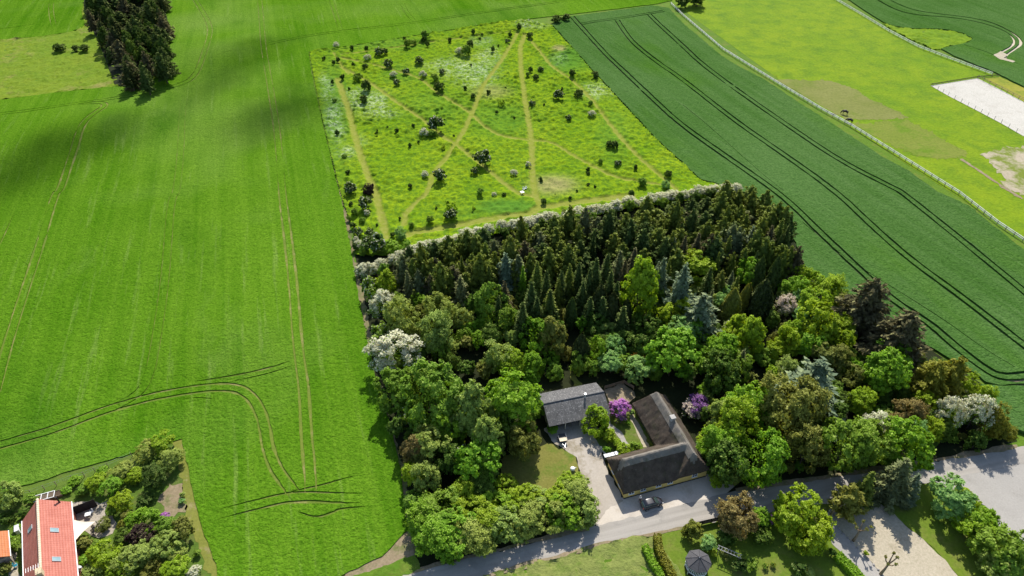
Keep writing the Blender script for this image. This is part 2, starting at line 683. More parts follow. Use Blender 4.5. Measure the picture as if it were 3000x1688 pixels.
def mat_road(name):
    k = NT(name)
    along = k.noise(1.0, 4, .6, k.rotated(-radians(15), .03, .9, 0.0))
    pat = k.noise(.25, 4, .65)
    c = k.mix(k.mapr(along, .3, .7), (.275, .252, .22), (.395, .362, .318))
    c = k.mix(k.mapr(pat, .56, .64, 0, .45), c, (.24, .225, .20))
    c = k.mix(k.mapr(k.noise(1.6, 5, .75), .62, .7, 0, .35), c, (.47, .43, .37))
    sp = k.noise(5, 3, .7)
    c = k.mix(k.mapr(sp, .3, .7, 0, .2), c, k.mix(1.0, c, (.5, .5, .5), 'MULTIPLY'))
    return k.principled(c, .9, k.bump(sp, .08, .05), .1)


ASPH = mat_road('worn_road')

# base ground, out to the horizon
_n = 60
gx = np.concatenate([[-3500, -1500, -800, -560], np.linspace(-440, 460, 100), [600, 900, 1600, 3500]])
gy = np.concatenate([[-1500, -500, -100], np.linspace(0, 520, 70), [640, 900, 1500, 4500]])
X, Y = np.meshgrid(gx, gy)
Tg = T(X, Y)
Zg = Tg - 0.07 - 0.4 * smooth(.005, .05, np.abs(Tg))
Vg = np.column_stack([X.ravel(), Y.ravel(), Zg.ravel()])
nx, ny = len(gx), len(gy)
ii = (np.arange(ny - 1)[:, None] * nx + np.arange(nx - 1)[None, :]).ravel()
ground = obj('ground', mesh_np('ground', Vg, np.column_stack([ii, ii + 1, ii + nx + 1, ii + nx]), [ROUGH]))
ground['kind'] = 'structure'

# ---- left and far cereal field
right_edge = pl(D, (1030, 1330), (1018, 1285), (1008, 1180), (992, 1110), (970, 1030), (946, 960), (926, 870), (904, 760), (888, 660), (858, 500), (828, 380), (806, 285), (783, 180), (777, 131))
far_edge = pl(D, (1000, 97), (1250, 57), (1405, 40), (1560, 22), (1655, 10), (1690, 2)) + [(90, 380), (110, 470), (100, 560)]
near_edge = pl(D, (548, 1449), (545, 1420), (505, 1320), (478, 1200), (458, 1105), (330, 1143), (200, 1178), (120, 1203), (0, 1243))
field = right_edge + far_edge + [(-470, 560), (-470, 60)] + near_edge[::-1] + [(-58, 40), (-30, 40)] + pl(D, (860, 1449), (960, 1400), (1000, 1360))
patch_hole = pl(D, (-60, 108), (0, 101), (110, 92), (180, 80), (215, 66), (205, 30), (215, -12), (400, -12), (424, 60), (433, 90), (420, 150), (400, 190), (370, 212), (330, 224), (290, 218), (240, 223), (130, 235), (0, 252), (-60, 258))
dark_tracks = []
t_main = line(1.8, (R1, [(-200, 880), (0, 862), (250, 833), (560, 785), (760, 760), (1000, 722), (1200, 680), (1350, 645), (1450, 600), (1510, 500), (1550, 380), (1580, 280), (1585, 200), (1540, 110), (1470, 0), (1440, -60)]))
t_turn = line(1.8, (R1, [(560, 790), (770, 772), (800, 800), (720, 850), (640, 915), (590, 1030), (520, 1230), (455, 1449)]), (R4, [(420, 0), (300, 420), (170, 800), (60, 1150), (0, 1380), (-60, 1600)]))
t_right = line(1.8, (R1, [(1955, -40), (1985, 330), (2002, 450), (2055, 750), (2085, 950), (2115, 1250)]), (R4, [(2130, 30), (2180, 400), (2220, 800), (2245, 1150), (2285, 1430)]), (G1, [(2295, 50), (2315, 400), (2345, 720), (2345, 830)]))
t_far = line(1.8, (R1, [(2000, 340), (2100, 315), (2300, 275), (2574, 238)]), (R2, [(200, 215), (550, 175), (1050, 97), (1500, 35), (1830, -10)]))
t_mid = line(1.8, (R1, [(1400, 720), (1370, 900), (1340, 1449)]), (R4, [(1290, 60), (1260, 500), (1215, 900), (1160, 1250), (1110, 1430)]), (G1, [(1060, 60), (960, 130), (800, 200)]))
t_low = line(1.4, (G1, [(-200, 520), (0, 462), (400, 350), (800, 195), (1150, 95), (1500, 35), (1750, 20), (1880, 75), (1960, 190), (2000, 330), (2020, 480), (2080, 640), (2170, 760), (2240, 850)]))
t_fan = line(1.4, (R4, [(1330, 1449), (1700, 1400), (2000, 1340), (2200, 1275)]))
t_fan2 = line(1.4, (R4, [(1700, 1440), (2000, 1380), (2210, 1310)]))
t_head = line(1.2, (G1, [(1640, 985), (2000, 895), (2200, 850), (2574, 860)]), (G2, [(150, 862)]))
t_head2 = line(1.2, (G1, [(2050, 850), (2250, 800), (2450, 760), (2574, 720)]), (G2, [(120, 690)]))
t_head3 = line(1.2, (G1, [(2240, 960), (2380, 1010), (2500, 980), (2574, 940)]), (G2, [(180, 925)]))
t_arc = line(1.2, (G1, [(1370, 112), (1500, 102), (1640, 117)]))
t_tl = line(1.8, (R1, [(400, -20), (380, 70), (410, 215)]))
t_tl2 = line(1.8, (R1, [(-100, 235), (0, 222), (200, 195), (335, 168)]))
t_tr = line(1.8, (R1, [(2490, -20), (2535, 120), (2570, 230)]))
t_arc2 = line(1.8, (R1, [(1560, 450), (1690, 395), (1850, 360)]))
t_left = line(1.8, (R4, [(110, 160), (60, 270), (0, 400), (-50, 500)]))
t_up = line(1.8, (R2, [(460, 30), (500, 110), (560, 172)]))
_c = int(np.argmin(np.abs(t_right[:, 1] - 178)))
t_rfar, t_right = t_right[:_c + 1], t_right[_c:]
tracks = pair(t_rfar, 1.9, .36)
for L, w, g in [(t_main, .42, 1.9), (t_turn, .55, 1.9), (t_right, .62, 1.9), (t_far, .42, 1.9), (t_mid, .2, 1.9), (t_low, .62, 1.9),
                (t_head, .6, 1.9), (t_tl, .38, 1.9), (t_tr, .3, 1.9), (t_up, .3, 1.9)]:
    tracks += pair(L, g, w)
for L, w in [(t_fan, .6), (t_fan2, .5), (t_head2, .5), (t_head3, .5), (t_arc, .5), (t_tl2, .4), (t_arc2, .35), (t_left, .4)]:
    tracks.append((L, w))
sheet('field_soil', field, SOIL, 0.0, 0, 5.0, holes=[patch_hole])
sheet('cereal_field', field, BARLEY, 0.17, 0.17, 3.2, tracks, [patch_hole], edge=1.2, jit=.10, fade=True)
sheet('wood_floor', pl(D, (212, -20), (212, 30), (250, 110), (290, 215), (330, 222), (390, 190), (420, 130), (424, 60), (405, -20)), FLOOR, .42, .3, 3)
sheet('rough_patch', patch_hole, mat_ground('patch_grass', (.12, .21, .010), (.19, .245, .016), (.27, .235, .075), big=.03, mid=.14, fine=1.0, bump=1.0, dist=.4, cthr=(.55, .74)), 0.12, 0, 1.2, ripple=.2)

# ---- dark wheat field right of the meadow
wl = pl(D, (1388, 63), (1500, 188), (1650, 350), (1762, 453), (1850, 478), (1905, 500), (1995, 600), (2032, 690), (2135, 760), (2330, 870), (2430, 930), (2475, 962)) + pl(D, (2520, 972), (2640, 962))
wr = pl(D, (2700, 720), (2575, 633), (2434, 519), (2357, 485), (2284, 432), (2217, 396), (2101, 319), (2017, 266), (1924, 203), (1857, 169), (1814, 142), (1717, 60), (1682, 22), (1640, 16), (1420, 46))
wheat = wl + wr
w1 = line(1.6, (R2, [(1740, 135), (1830, 235), (2000, 425), (2150, 565), (2350, 755), (2560, 950)]), (R3, [(330, 1190), (700, 1449)]), (R6, [(850, 130), (1050, 330), (1420, 680), (1600, 840), (1870, 1010), (2000, 1130), (2290, 1360), (2420, 1410), (2574, 1395), (2700, 1380)]))
w2 = line(1.6, (R2, [(2080, 160), (2110, 210), (2200, 335), (2400, 490), (2560, 595)]), (R3, [(400, 925), (700, 1130), (1150, 1449)]), (R6, [(1400, 240), (1700, 510), (2100, 800), (2574, 1170), (2800, 1330)]))
w3 = line(1.6, (R2, [(2320, 115), (2400, 195), (2560, 340)]), (R3, [(130, 480), (400, 682), (800, 962), (1200, 1232), (1600, 1432)]), (R6, [(1650, 10), (2000, 290), (2300, 535), (2574, 762), (2800, 960)]))
w4 = line(1.6, (R2, [(1800, 190), (1900, 170), (2060, 150), (2300, 112), (2430, 90)]))
w5 = line(1.6, (R6, [(900, 235), (1200, 490), (1500, 680), (1950, 960), (2250, 1180), (2500, 1330)]))
w6 = line(1.6, (R3, [(0, 800), (200, 960), (560, 1290), (760, 1449)]))
wt = pair(w1, 1.9, .72) + pair(w2, 1.9, .66) + pair(w3, 1.9, .66) + pair(w4, 1.7, .6) + [(w5, .22), (w6, .2)]
sheet('wheat_soil', wheat, SOILW, -0.02, 0, 8.0, terrain=False)
sheet('wheat_field', wheat, WHEAT, 0.42, 0.42, 4.0, wt, edge=1.2, jit=.12, terrain=False, rag=.06)
sheet('wheat_field', pl(D, (2462, 972), (2520, 976), (2640, 976), (2700, 1160), (2575, 1093), (2525, 1075), (2500, 1030), (2480, 990)), WHEAT, .7, .7, 4, terrain=False, jit=.1)
sheet('bare_headland', pl(D, (2500, 965), (2530, 957), (2575, 950), (2640, 945), (2640, 985), (2575, 976), (2530, 974)), EARTH, .03, terrain=False, frill=1.5)

# ---- far right wheat with the sandy curved track
w_far = pl(R3, (1230, -10), (1290, 30), (1400, 105), (1540, 188), (1660, 214), (1760, 222), (1900, 222), (2010, 232), (2110, 255), (2188, 296), (2150, 325), (2060, 345), (1945, 372), (2040, 425), (2200, 490), (2355, 552), (2410, 580), (2574, 662), (2700, 720), (3000, 700)) + [(330, 300), (420, 470), (120, 560)]
f1 = line(1.8, (R3, [(1440, -10), (1600, 82), (1760, 122), (2000, 135), (2200, 165), (2400, 225), (2490, 285), (2500, 340), (2430, 385), (2350, 425)]))
f2 = line(1.8, (R3, [(1530, -10), (1700, 75), (1900, 110), (2100, 130), (2300, 165), (2460, 235), (2545, 300), (2550, 345), (2480, 390), (2410, 440), (2500, 480), (2700, 540)]))
f3 = line(1.8, (R3, [(2120, 345), (2250, 385), (2350, 425)]))
sheet('wheat_field', w_far, WHEAT, .42, .42, 6.0, [(f1, 1.0), (f2, 1.0), (f3, .5)], edge=1.6, jit=.12, terrain=False)
for i, (L, a, b) in enumerate([(f1, .42, 1.0), (f2, .42, 1.0)]):
    q = L[int(len(L) * a):int(len(L) * b)]
    P = np.vstack([offset_line(q, .9), offset_line(q, -.9)[::-1]])
    sheet('sandy_track', P, mat_ground('track_sand', (.50, .42, .32), (.60, .52, .42), None, mid=.4, fine=2, bump=.2), .02, 0, 50, terrain=False, frill=0.5)
sheet('sandy_track', pl(R3, (2340, 420), (2400, 395), (2440, 420), (2420, 445), (2500, 470), (2480, 478), (2390, 455)), GRAVEL, .45, 0, 50, terrain=False, frill=0.5)
sheet('rough_corner', pl(R3, (1500, 175), (1660, 216), (1900, 224), (2010, 234), (2110, 257), (2190, 297), (2150, 323), (2060, 343), (1940, 372), (1880, 375), (1700, 290), (1560, 215)), PASTURE, .25, .2, 1.2, terrain=False, ripple=.2, frill=1.0)

# ---- paddock between the two white fences, grazed strip, riding arena
pasture = pl(D, (1690, 5), (1960, 200), (2300, 425), (2575, 600), (2800, 745)) + [(330, 120)] + pl(D, (2800, 330), (2575, 235), (2500, 188), (2300, 115), (2100, -2)) + [(150, 420), (100, 420)]
sheet('paddock', pasture, PASTURE, -0.03, 0, 8, terrain=False)
sheet('grazed_turf', pl(R3, (690, 600), (900, 602), (1130, 612), (1230, 640), (1450, 760), (1690, 885), (1500, 905), (1290, 900), (1230, 905), (1000, 775), (800, 660)), GRAZED, .0, 0, 8, jit=.2, terrain=False, frill=1.8)
sheet('grazed_turf', pl(R3, (1250, 925), (1400, 930), (1690, 893), (1740, 925), (1900, 1010), (2040, 1090), (2140, 1150), (2090, 1195), (1900, 1195), (1750, 1170), (1500, 1055), (1290, 950)), mat_ground('grazed_grass', (.15, .20, .022), (.20, .225, .04), (.12, .20, .012), mid=.2, fine=1.3, bump=.6, cthr=(.5, .66)), .01, 0, 6, jit=.5, terrain=False, frill=1.8)
arena = pl(R3, (1868, 646), (2050, 618), (2222, 590), (2400, 680), (2800, 890), (2800, 1150), (2574, 1030), (2400, 930), (2200, 825), (2000, 722))
sheet('riding_arena', arena, SAND, .03, 0, 8, terrain=False)
sheet('yellow_grass_strip', pl(R3, (2270, 590), (2390, 582), (2574, 664), (2800, 770), (2800, 870), (2574, 765)), mat_ground('yellow_grass', (.24, .26, .02), (.32, .29, .05), (.13, .2, .02), mid=.2, fine=1.2), .02, 0, 8, terrain=False)
sheet('bare_patch', pl(R3, (2380, 1130), (2480, 1115), (2640, 1100), (2800, 1500), (2640, 1500), (2440, 1420), (2430, 1350), (2290, 1190), (2260, 1165)), mat_ground('trampled_earth', (.36, .30, .21), (.46, .39, .29), (.17, .21, .03), mid=.16, fine=1.4, bump=.4, cthr=(.46, .58)), .02, 0, 8, jit=.6, terrain=False, frill=1.6)
q = line(1.5, (R3, [(2095, 1200), (2250, 1300), (2440, 1425), (2560, 1500)]))
sheet('bare_patch', np.vstack([offset_line(q, .5), offset_line(q, -.5)[::-1]]), EARTH, .035, 0, 50, jit=.1, terrain=False, frill=.5)

# ---- property: wood floor, lawns, drive, road, yard
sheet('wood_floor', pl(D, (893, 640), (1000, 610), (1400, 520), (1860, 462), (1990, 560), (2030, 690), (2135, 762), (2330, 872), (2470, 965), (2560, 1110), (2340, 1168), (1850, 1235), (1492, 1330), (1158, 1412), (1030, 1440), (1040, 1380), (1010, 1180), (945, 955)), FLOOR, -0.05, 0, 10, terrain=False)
q = line(1.2, (G2, [(560, 1290), (530, 1150), (495, 1000), (480, 850), (455, 640), (400, 470), (340, 250), (310, 60)]), (R4, [(2574, 1200)]), (D, [(938, 880), (912, 770), (895, 680), (868, 540), (836, 400)]))
sheet('field_margin', np.vstack([offset_line(q, .45), offset_line(q, -.5)[::-1]]), mat_ground('margin_soil', (.19, .15, .08), (.27, .22, .13), (.10, .15, .03), mid=.5, fine=2, cthr=(.45, .62)), .02, 0, 50, jit=.2, terrain=False, frill=0.9)
sheet('field_corner', pl(G2, (-120, 1480), (0, 1425), (200, 1335), (300, 1215), (395, 1110), (415, 1035), (490, 985), (525, 1100), (555, 1210), (575, 1330), (420, 1400), (100, 1480)), EARTH, .03, 0, 10, jit=.25, terrain=False, frill=1.5)
sheet('verge', pl(G2, (60, 1480), (300, 1370), (560, 1290), (600, 1385), (440, 1449), (300, 1500)), ROUGH, .06, 0, 10, jit=.1, terrain=False, frill=0.7)
sheet('lawn', pl(G2, (1180, 560), (1545, 455), (1690, 500), (1765, 520), (1785, 640), (1840, 700), (1700, 830), (1500, 830), (1200, 830)), DRYLAWN, .02, 0, 6, jit=.15, terrain=False, frill=0.9)
drive = pl(G2, (1530, 330), (1700, 270), (1900, 230), (1980, 400), (1960, 520), (2000, 620), (2130, 870), (1990, 960), (1925, 1070), (1860, 800), (1800, 690), (1780, 560), (1700, 500), (1640, 470), (1590, 430))
sheet('driveway', drive, CONC, .024, 0, 8, jit=.1, terrain=False, frill=0.5)
sheet('forecourt', pl(G2, (1925, 1070), (1960, 900), (2105, 858), (2574, 720)) + pl(G3, (0, 722), (190, 655), (420, 745), (300, 850), (0, 905)) + pl(G2, (2574, 935), (2300, 1010), (2000, 1085), (1925, 1100)), mat_ground('pale_apron', (.50, .44, .365), (.58, .52, .44), (.42, .36, .28), mid=.4, fine=2.8, bump=.12, speck=.25), .016, 0, 8, terrain=False)
road = pl(D, (900, 1478), (1010, 1447), (1158, 1408), (1292, 1378), (1492, 1326), (1650, 1286), (1850, 1236), (2100, 1200), (2337, 1163), (2450, 1143), (2550, 1127), (2640, 1112), (2760, 1092), (2760, 1140), (2575, 1167), (2351, 1210), (2091, 1267), (1807, 1309), (1717, 1328), (1522, 1370), (1389, 1405), (1225, 1450), (1120, 1478))
sheet('road', road, ASPH, .03, 0, 8, edge=.9, jit=.11, terrain=False)
for pts in ([(1225, 1450), (1389, 1405), (1522, 1370), (1717, 1328)], [(1030, 1440), (1158, 1405), (1292, 1375), (1480, 1327)], [(1850, 1234), (2100, 1198), (2337, 1161), (2560, 1123)]):
    q = line(1.0, (D, pts))
    wv = .25 + .5 * vnoise(np.column_stack([np.arange(len(q)), np.zeros(len(q))]), 3.0, len(q))
    sheet('road_shoulder', np.vstack([offset_line(q, wv), offset_line(q, -wv * .8)[::-1]]), EARTH, .045, 0, 50, jit=.08, terrain=False)
sheet('gravel_yard', pl(G3, (1880, 715), (2000, 680), (2250, 615), (2574, 570), (2760, 540), (2900, 1200), (2574, 1200), (2400, 1110), (2320, 1070), (2340, 960), (2200, 870), (2000, 780)), LANE, .02, 0, 8, jit=.1, terrain=False, frill=0.6)
sheet('verge', pl(D, (1095, 1490), (1225, 1450), (1389, 1405), (1522, 1370), (1640, 1345), (1700, 1420), (1740, 1490)), VERGE, .12, 0, .8, jit=.15, terrain=False, ripple=.16, frill=0.7)
sheet('lawn', pl(D, (1640, 1345), (1717, 1330), (1807, 1311), (2091, 1268), (2110, 1370), (2200, 1490), (1740, 1490)), LAWN, .01, 0, 8, terrain=False, frill=0.9)
sheet('gravel_lane', pl(G3, (1080, 980), (1100, 930), (1200, 960), (1140, 1030), (1180, 1090), (1280, 1200), (1400, 1320), (1520, 1470), (1370, 1470), (1250, 1330), (1130, 1200)), LANE, .04, 0, 8, terrain=False, frill=0.4)
sheet('gravel_lot', pl(G3, (1140, 1030), (1200, 955), (1480, 885), (1560, 950), (1700, 1080), (1900, 1240), (2100, 1470), (1520, 1470), (1400, 1320), (1280, 1200), (1180, 1090)), GRAVEL, .035, 0, 8, jit=.05, terrain=False, frill=0.5)
sheet('grass_strip', pl(G3, (1490, 880), (1560, 820), (1860, 745), (2000, 790), (2330, 1000), (2450, 1200), (2700, 1470), (2100, 1470), (1900, 1240), (1700, 1080), (1560, 950)), LAWN, .02, 0, 8, terrain=False)
# courtyard
sheet('courtyard', pl(Q4, (830, 470), (1060, 390), (1110, 430), (1310, 790), (820, 910), (700, 700), (830, 600)), mat_ground('courtyard_grass', (.10, .15, .022), (.15, .19, .035), (.2, .17, .08), mid=.7, fine=2.4), .05, 0, 6, terrain=False)
sheet('garden_path', pl(Q4, (1050, 470), (1085, 455), (1160, 600), (1250, 790), (1190, 808), (1110, 640)), GRAVEL, .07, 0, 6, jit=.06, terrain=False, frill=0.4)
sheet('garden_path', pl(Q4, (820, 470), (855, 470), (860, 560), (960, 640), (1060, 820), (1030, 830), (900, 650), (830, 590)), LANE, .07, 0, 6, jit=.05, terrain=False, frill=0.4)
sheet('gravel_yard', pl(Q4, (790, 215), (990, 150), (1090, 230), (1110, 290), (1060, 350), (850, 370)), mat_ground('brown_gravel', (.27, .21, .14), (.36, .29, .2), (.14, .12, .06), mid=.6, fine=2.6), .05, 0, 6, terrain=False, frill=0.6)
sheet('lawn', pl(Q4, (440, 20), (520, 60), (560, 180), (480, 190), (470, 100)), DRYLAWN, .03, 0, 6, terrain=False, frill=0.9)
sheet('lawn', pl(FE, (2000, 700), (2160, 690), (2180, 900), (2050, 900)), DRYLAWN, .03, 0, 6, terrain=False, frill=0.9)
# left garden
sheet('garden_ground', [att(*D(-80, 1268)), *near_edge[::-1][1:], *pl(D, (560, 1500))] + [(-120, 40), (-130, 60)], mat_ground('garden_grass', (.07, .13, .018), (.12, .18, .026), (.15, .15, .05), mid=.4, fine=1.8, bump=.7), .0, 0, 6, terrain=False)
sheet('bare_patch', pl(G1, (1235, 770), (1370, 760), (1400, 880), (1410, 970), (1290, 1000), (1210, 900)), EARTH, .03, 0, 6, jit=.2, terrain=False, frill=1.6)
sheet('patio', pl(G1, (535, 900), (700, 880), (760, 900), (810, 880), (830, 960), (880, 1050), (850, 1120), (740, 1160), (690, 1150), (560, 1060)), mat_ground('patio_slabs', (.36, .31, .25), (.45, .39, .32), (.28, .24, .17), mid=.5, fine=2.4), .04, 0, 6, terrain=False, frill=0.4)
sheet('garden_path', pl(G1, (95, 1130), (120, 1330), (160, 1449), (60, 1449), (75, 1330), (110, 1250)), GRAVEL, .03, 0, 6, jit=.1, terrain=False, frill=0.4)
q = line(1.0, (G1, [(1345, 420), (1385, 520), (1420, 700), (1455, 900), (1510, 1080), (1570, 1240), (1640, 1449), (1680, 1560)]))
sheet('field_margin', np.vstack([offset_line(q, 1.0), offset_line(q, -1.1)[::-1]]), mat_ground('margin_grass', (.16, .18, .03), (.24, .23, .055), (.30, .24, .13), mid=.5, fine=2, cthr=(.55, .7)), .03, 0, 50, jit=.15, terrain=False, frill=0.9)

# ---- wild meadow with mown paths: knee-high tussocks modelled as relief
mead = np.array(pl(D, (777, 131), (830, 125), (1000, 99), (1250, 59), (1310, 49), (1388, 64), (1500, 189), (1650, 351), (1765, 455), (1850, 475), (1780, 500), (1400, 560), (1050, 640), (970, 650), (893, 645), (888, 590), (858, 500), (828, 380), (806, 285), (784, 175)))
MP = [
    (line(2, (R2, [(1330, 250), (1270, 360), (1180, 500), (1065, 645), (1020, 780), (985, 860), (920, 1000), (860, 1090), (780, 1210), (690, 1310), (655, 1440)]), (Z6, [(1130, 140), (1080, 290), (930, 420), (810, 530), (780, 690)])), 2.0),
    (line(2, (R2, [(1385, 265), (1350, 350), (1350, 450), (1362, 600), (1390, 800), (1428, 1000), (1440, 1200)]), (Z6, [(2395, 0), (2420, 250), (2490, 430)])), 2.3),
    (line(2, (R2, [(1420, 300), (1520, 420), (1580, 500), (1680, 565), (1780, 640), (1900, 770), (2000, 910), (2120, 1060), (2250, 1200), (2420, 1340), (2520, 1430)])), 1.7),
    (line(2, (R2, [(0, 440), (200, 480), (370, 525), (600, 590), (700, 690), (980, 852), (1060, 950), (1200, 1030), (1400, 1060), (1590, 1070), (1700, 1150), (1900, 1260), (2080, 1350), (2400, 1395)])), 1.5),
    (line(2, (R2, [(0, 512), (230, 630), (400, 765), (640, 920), (740, 1020), (860, 1090), (1000, 1200), (1150, 1320)]), (Z6, [(1850, 10), (2050, 170), (2200, 290), (2400, 330)])), 1.8),
    (line(2, (R2, [(-30, 600), (5, 690), (60, 850), (120, 1100), (190, 1300), (235, 1430)]), (Z6, [(370, 130), (440, 330), (510, 600), (565, 850)])), 2.6),
    (line(2, (R2, [(0, 415), (350, 370), (800, 302), (1130, 262), (1310, 240)])), 1.1),
    (line(2, (Z6, [(820, 810), (1200, 735), (1600, 675), (2000, 585), (2400, 555)]), (Z7, [(300, 470), (600, 440), (1000, 375), (1500, 322)])), 3.2),
    (line(2, (R2, [(-60, 400), (0, 500), (60, 560)])), 1.2)]


c = 0.42
mn, mx = mead.min(0), mead.max(0)
ax, ay = np.arange(mn[0], mx[0], c), np.arange(mn[1], mx[1], c)
X, Y = np.meshgrid(ax, ay)
P = np.stack([X.ravel(), Y.ravel()], 1)
ins = inside(P, mead)
dp = np.full(len(P), 1e9)
for L, w in MP:
    s = ins
    dp[s] = np.minimum(dp[s], dist_poly(P[s], L) - w * .38 + (vnoise(P[s], 1.2, 9) - .5) * .6)
path = 1 - smooth(-.25, .35, dp)
tus = vnoise(P, 1.25, 1)
tus2 = vnoise(P, .75, 2)
clump = smooth(.45, .75, vnoise(P, 9, 4) * .5 + vnoise(P, 24, 5) * .5)
rel = .10 + .95 * (smooth(.35, .9, tus) * .7 + tus2 * .45) * (.55 + .6 * clump)
zz = rel * (1 - path) + .03
# flower drifts of cow parsley
def drift(fn, lst, out):
    for u, v, ru, rv, s in lst:
        x0, y0 = at(*fn(u, v))
        xa, ya = at(*fn(u + ru, v))
        xb, yb = at(*fn(u, v - rv))
        a = np.array([xa - x0, ya - y0])
        b = np.array([xb - x0, yb - y0])
        M_ = np.linalg.inv(np.stack([a, b], 1))
        q = (P - np.array([x0, y0])) @ M_.T
        out += s * np.exp(-np.clip((q ** 2).sum(1), 0, 50) ** 1.5)


white = np.zeros(len(P))
drift(R2, [(950, 520, 210, 85, 1), (1010, 600, 150, 60, 1), (760, 500, 150, 40, .6), (1120, 420, 90, 60, .8), (1050, 320, 90, 40, .6), (200, 780, 170, 90, 1), (330, 860, 110, 40, .7), (120, 700, 90, 40, .6), (1430, 185, 110, 38, 1), (1640, 450, 60, 50, .5), (1920, 690, 120, 55, 1), (30, 1150, 70, 45, 1), (160, 1060, 50, 50, .5), (-100, 690, 50, 70, .9), (-60, 880, 60, 110, 1), (-20, 1010, 50, 80, .9), (-130, 600, 40, 40, .8)], white)
lush = np.zeros(len(P))
drift(R2, [(1700, 470, 170, 80, 1), (1760, 400, 90, 50, .7), (700, 800, 250, 120, .5), (1200, 900, 260, 130, .6), (450, 560, 150, 80, .5), (2050, 1000, 130, 200, .6), (-60, 800, 120, 400, .7), (300, 330, 400, 60, .7)], lush)
drift(Z6, [(2100, 470, 420, 100, 1.2), (1500, 560, 250, 70, .5)], lush)
dry = np.zeros(len(P))
drift(R2, [(1600, 1400, 170, 70, 1), (1130, 700, 150, 50, .6), (1640, 375, 50, 20, 1.2)], dry)
idx = np.arange(X.size).reshape(X.shape)
quads = np.stack([idx[:-1, :-1], idx[:-1, 1:], idx[1:, 1:], idx[1:, :-1]], -1).reshape(-1, 4)
quads = quads[ins[quads].all(1)]
used = np.unique(quads)
rm = np.full(len(P), -1)
rm[used] = np.arange(len(used))
me = mesh_np('meadow', np.column_stack([P[used], zz[used]]), rm[quads], smooth_=True)
ca = me.color_attributes.new('cover', 'FLOAT_COLOR', 'POINT')
ca.data.foreach_set('color', np.column_stack([path, np.clip(white, 0, 1), np.clip(lush, 0, 1), np.clip(dry, 0, 1)])[used].astype(np.float32).ravel())
k = NT('meadow_grass')
a_ = k.n('ShaderNodeAttribute')
a_.attribute_name = 'cover'
sp = k.n('ShaderNodeSeparateColor')
k.l(a_.outputs['Color'], sp.inputs[0])
f = k.mapr(k.noise(.07, 4, .6), .32, .68)
col = k.mix(f, (.142, .248, .007), (.24, .325, .012))
col = k.mix(k.mapr(k.noise(.9, 3, .7), .38, .62, 0, .75), col, (.05, .12, .014))
col = k.mix(k.math('MULTIPLY', sp.outputs[2], .85), col, (.075, .185, .022))
col = k.mix(a_.outputs['Alpha'], col, (.26, .25, .09))
wm = k.math('MULTIPLY', k.mapr(k.noise(1.15, 3, .7), .42, .62, 0, .68), k.mapr(k.noise(.16, 5, .75), .36, .66))
col = k.mix(k.math('MULTIPLY', sp.outputs[1], wm), col, (.62, .66, .5))
col = k.mix(k.mapr(k.noise(1.9, 2, .7), .52, .66, 0, .6), col, (.055, .12, .010))
mown = k.mix(k.mapr(k.noise(.8, 4, .65), .3, .7), (.17, .21, .022), (.25, .255, .06))
col = k.mix(sp.outputs[0], col, mown)
nr = k.bump(k.noise(1.6, 3, .7), .6, .2)
d = k.n('ShaderNodeBsdfDiffuse')
k.l(col, d.inputs['Color'])
k.l(nr, d.inputs['Normal'])
k.l(d.outputs[0], k.out.inputs['Surface'])
me.materials.append(k.m)
o = obj('meadow', me)
o['kind'] = 'structure'

# ------------------------------------------------------------------ thatched farmhouse
def mat_thatch(name, a, b, lichen):
    k = NT(name)
    tc = k.n('ShaderNodeTexCoord').outputs['Object']
    f = k.mapr(k.noise(.7, 5, .65, tc), .3, .7)
    c = k.mix(f, a, b)
    c = k.mix(k.mapr(k.noise(2.4, 5, .7, tc), .63, .70, 0, .8), c, lichen)
    c = k.mix(k.mapr(k.noise(.45, 3, .6, tc), .55, .7, 0, .5), c, (.06, .065, .03))
    n = k.noise(9, 4, .7, tc)
    c = k.mix(k.mapr(n, .3, .7, 0, .5), c, k.mix(1.0, c, (.4, .4, .4), 'MULTIPLY'))
    return k.principled(c, .95, k.bump(n, .8, .08), .1)


def mat_lime(name, col):
    k = NT(name)
    tc = k.n('ShaderNodeTexCoord').outputs['Object']
    c = k.mix(k.mapr(k.noise(1.2, 5, .65, tc), .35, .7), col, tuple(q * .8 for q in col))
    c = k.mix(k.mapr(k.noise(3.5, 5, .7, tc), .6, .8, 0, .5), c, tuple(q * .62 for q in col))
    return k.principled(c, .9, k.bump(k.noise(14, 3, .6, tc), .3, .02), .15)


P0 = at(1827, 1462)
HZ = radians(16.7)
house = tag(empty('thatched_house', (*P0, 0), HZ), 'L-shaped yellow farmhouse with dark mossy thatched roof beside the road', 'house')
YEL = mat_lime('yellow_limewash', (.74, .54, .17))
bm = bmesh.new()
outl = [(0, 0), (15.7, 0), (15.7, 17.1), (9.9, 17.1), (9.9, 6.9), (0, 6.9)]
lo = [bm.verts.new((x, y, -.1)) for x, y in outl]
hi = [bm.verts.new((x, y, 2.35)) for x, y in outl]
for i in range(6):
    bm.faces.new((lo[i], lo[(i + 1) % 6], hi[(i + 1) % 6], hi[i]))
bm.faces.new(hi)
obj('wall', bm_mesh('wall', bm, YEL), house)
bm = bmesh.new()
for (x0, y0), (x1, y1) in zip(outl, outl[1:] + outl[:1]):
    d = Vector((x1 - x0, y1 - y0, 0)).normalized()
    n = Vector((d.y, -d.x, 0)) * .03
    vs = [Vector((x0, y0, -.1)) + n, Vector((x1, y1, -.1)) + n, Vector((x1, y1, .3)) + n, Vector((x0, y0, .3)) + n]
    bm.faces.new([bm.verts.new(v) for v in vs])
obj('plinth', bm_mesh('plinth', bm, mat_plain('tarred_plinth', (.03, .03, .03), .8)), house)
st = .22
sx = np.arange(-.66, 16.45, st)
ty = np.arange(-.55, 17.75, st)
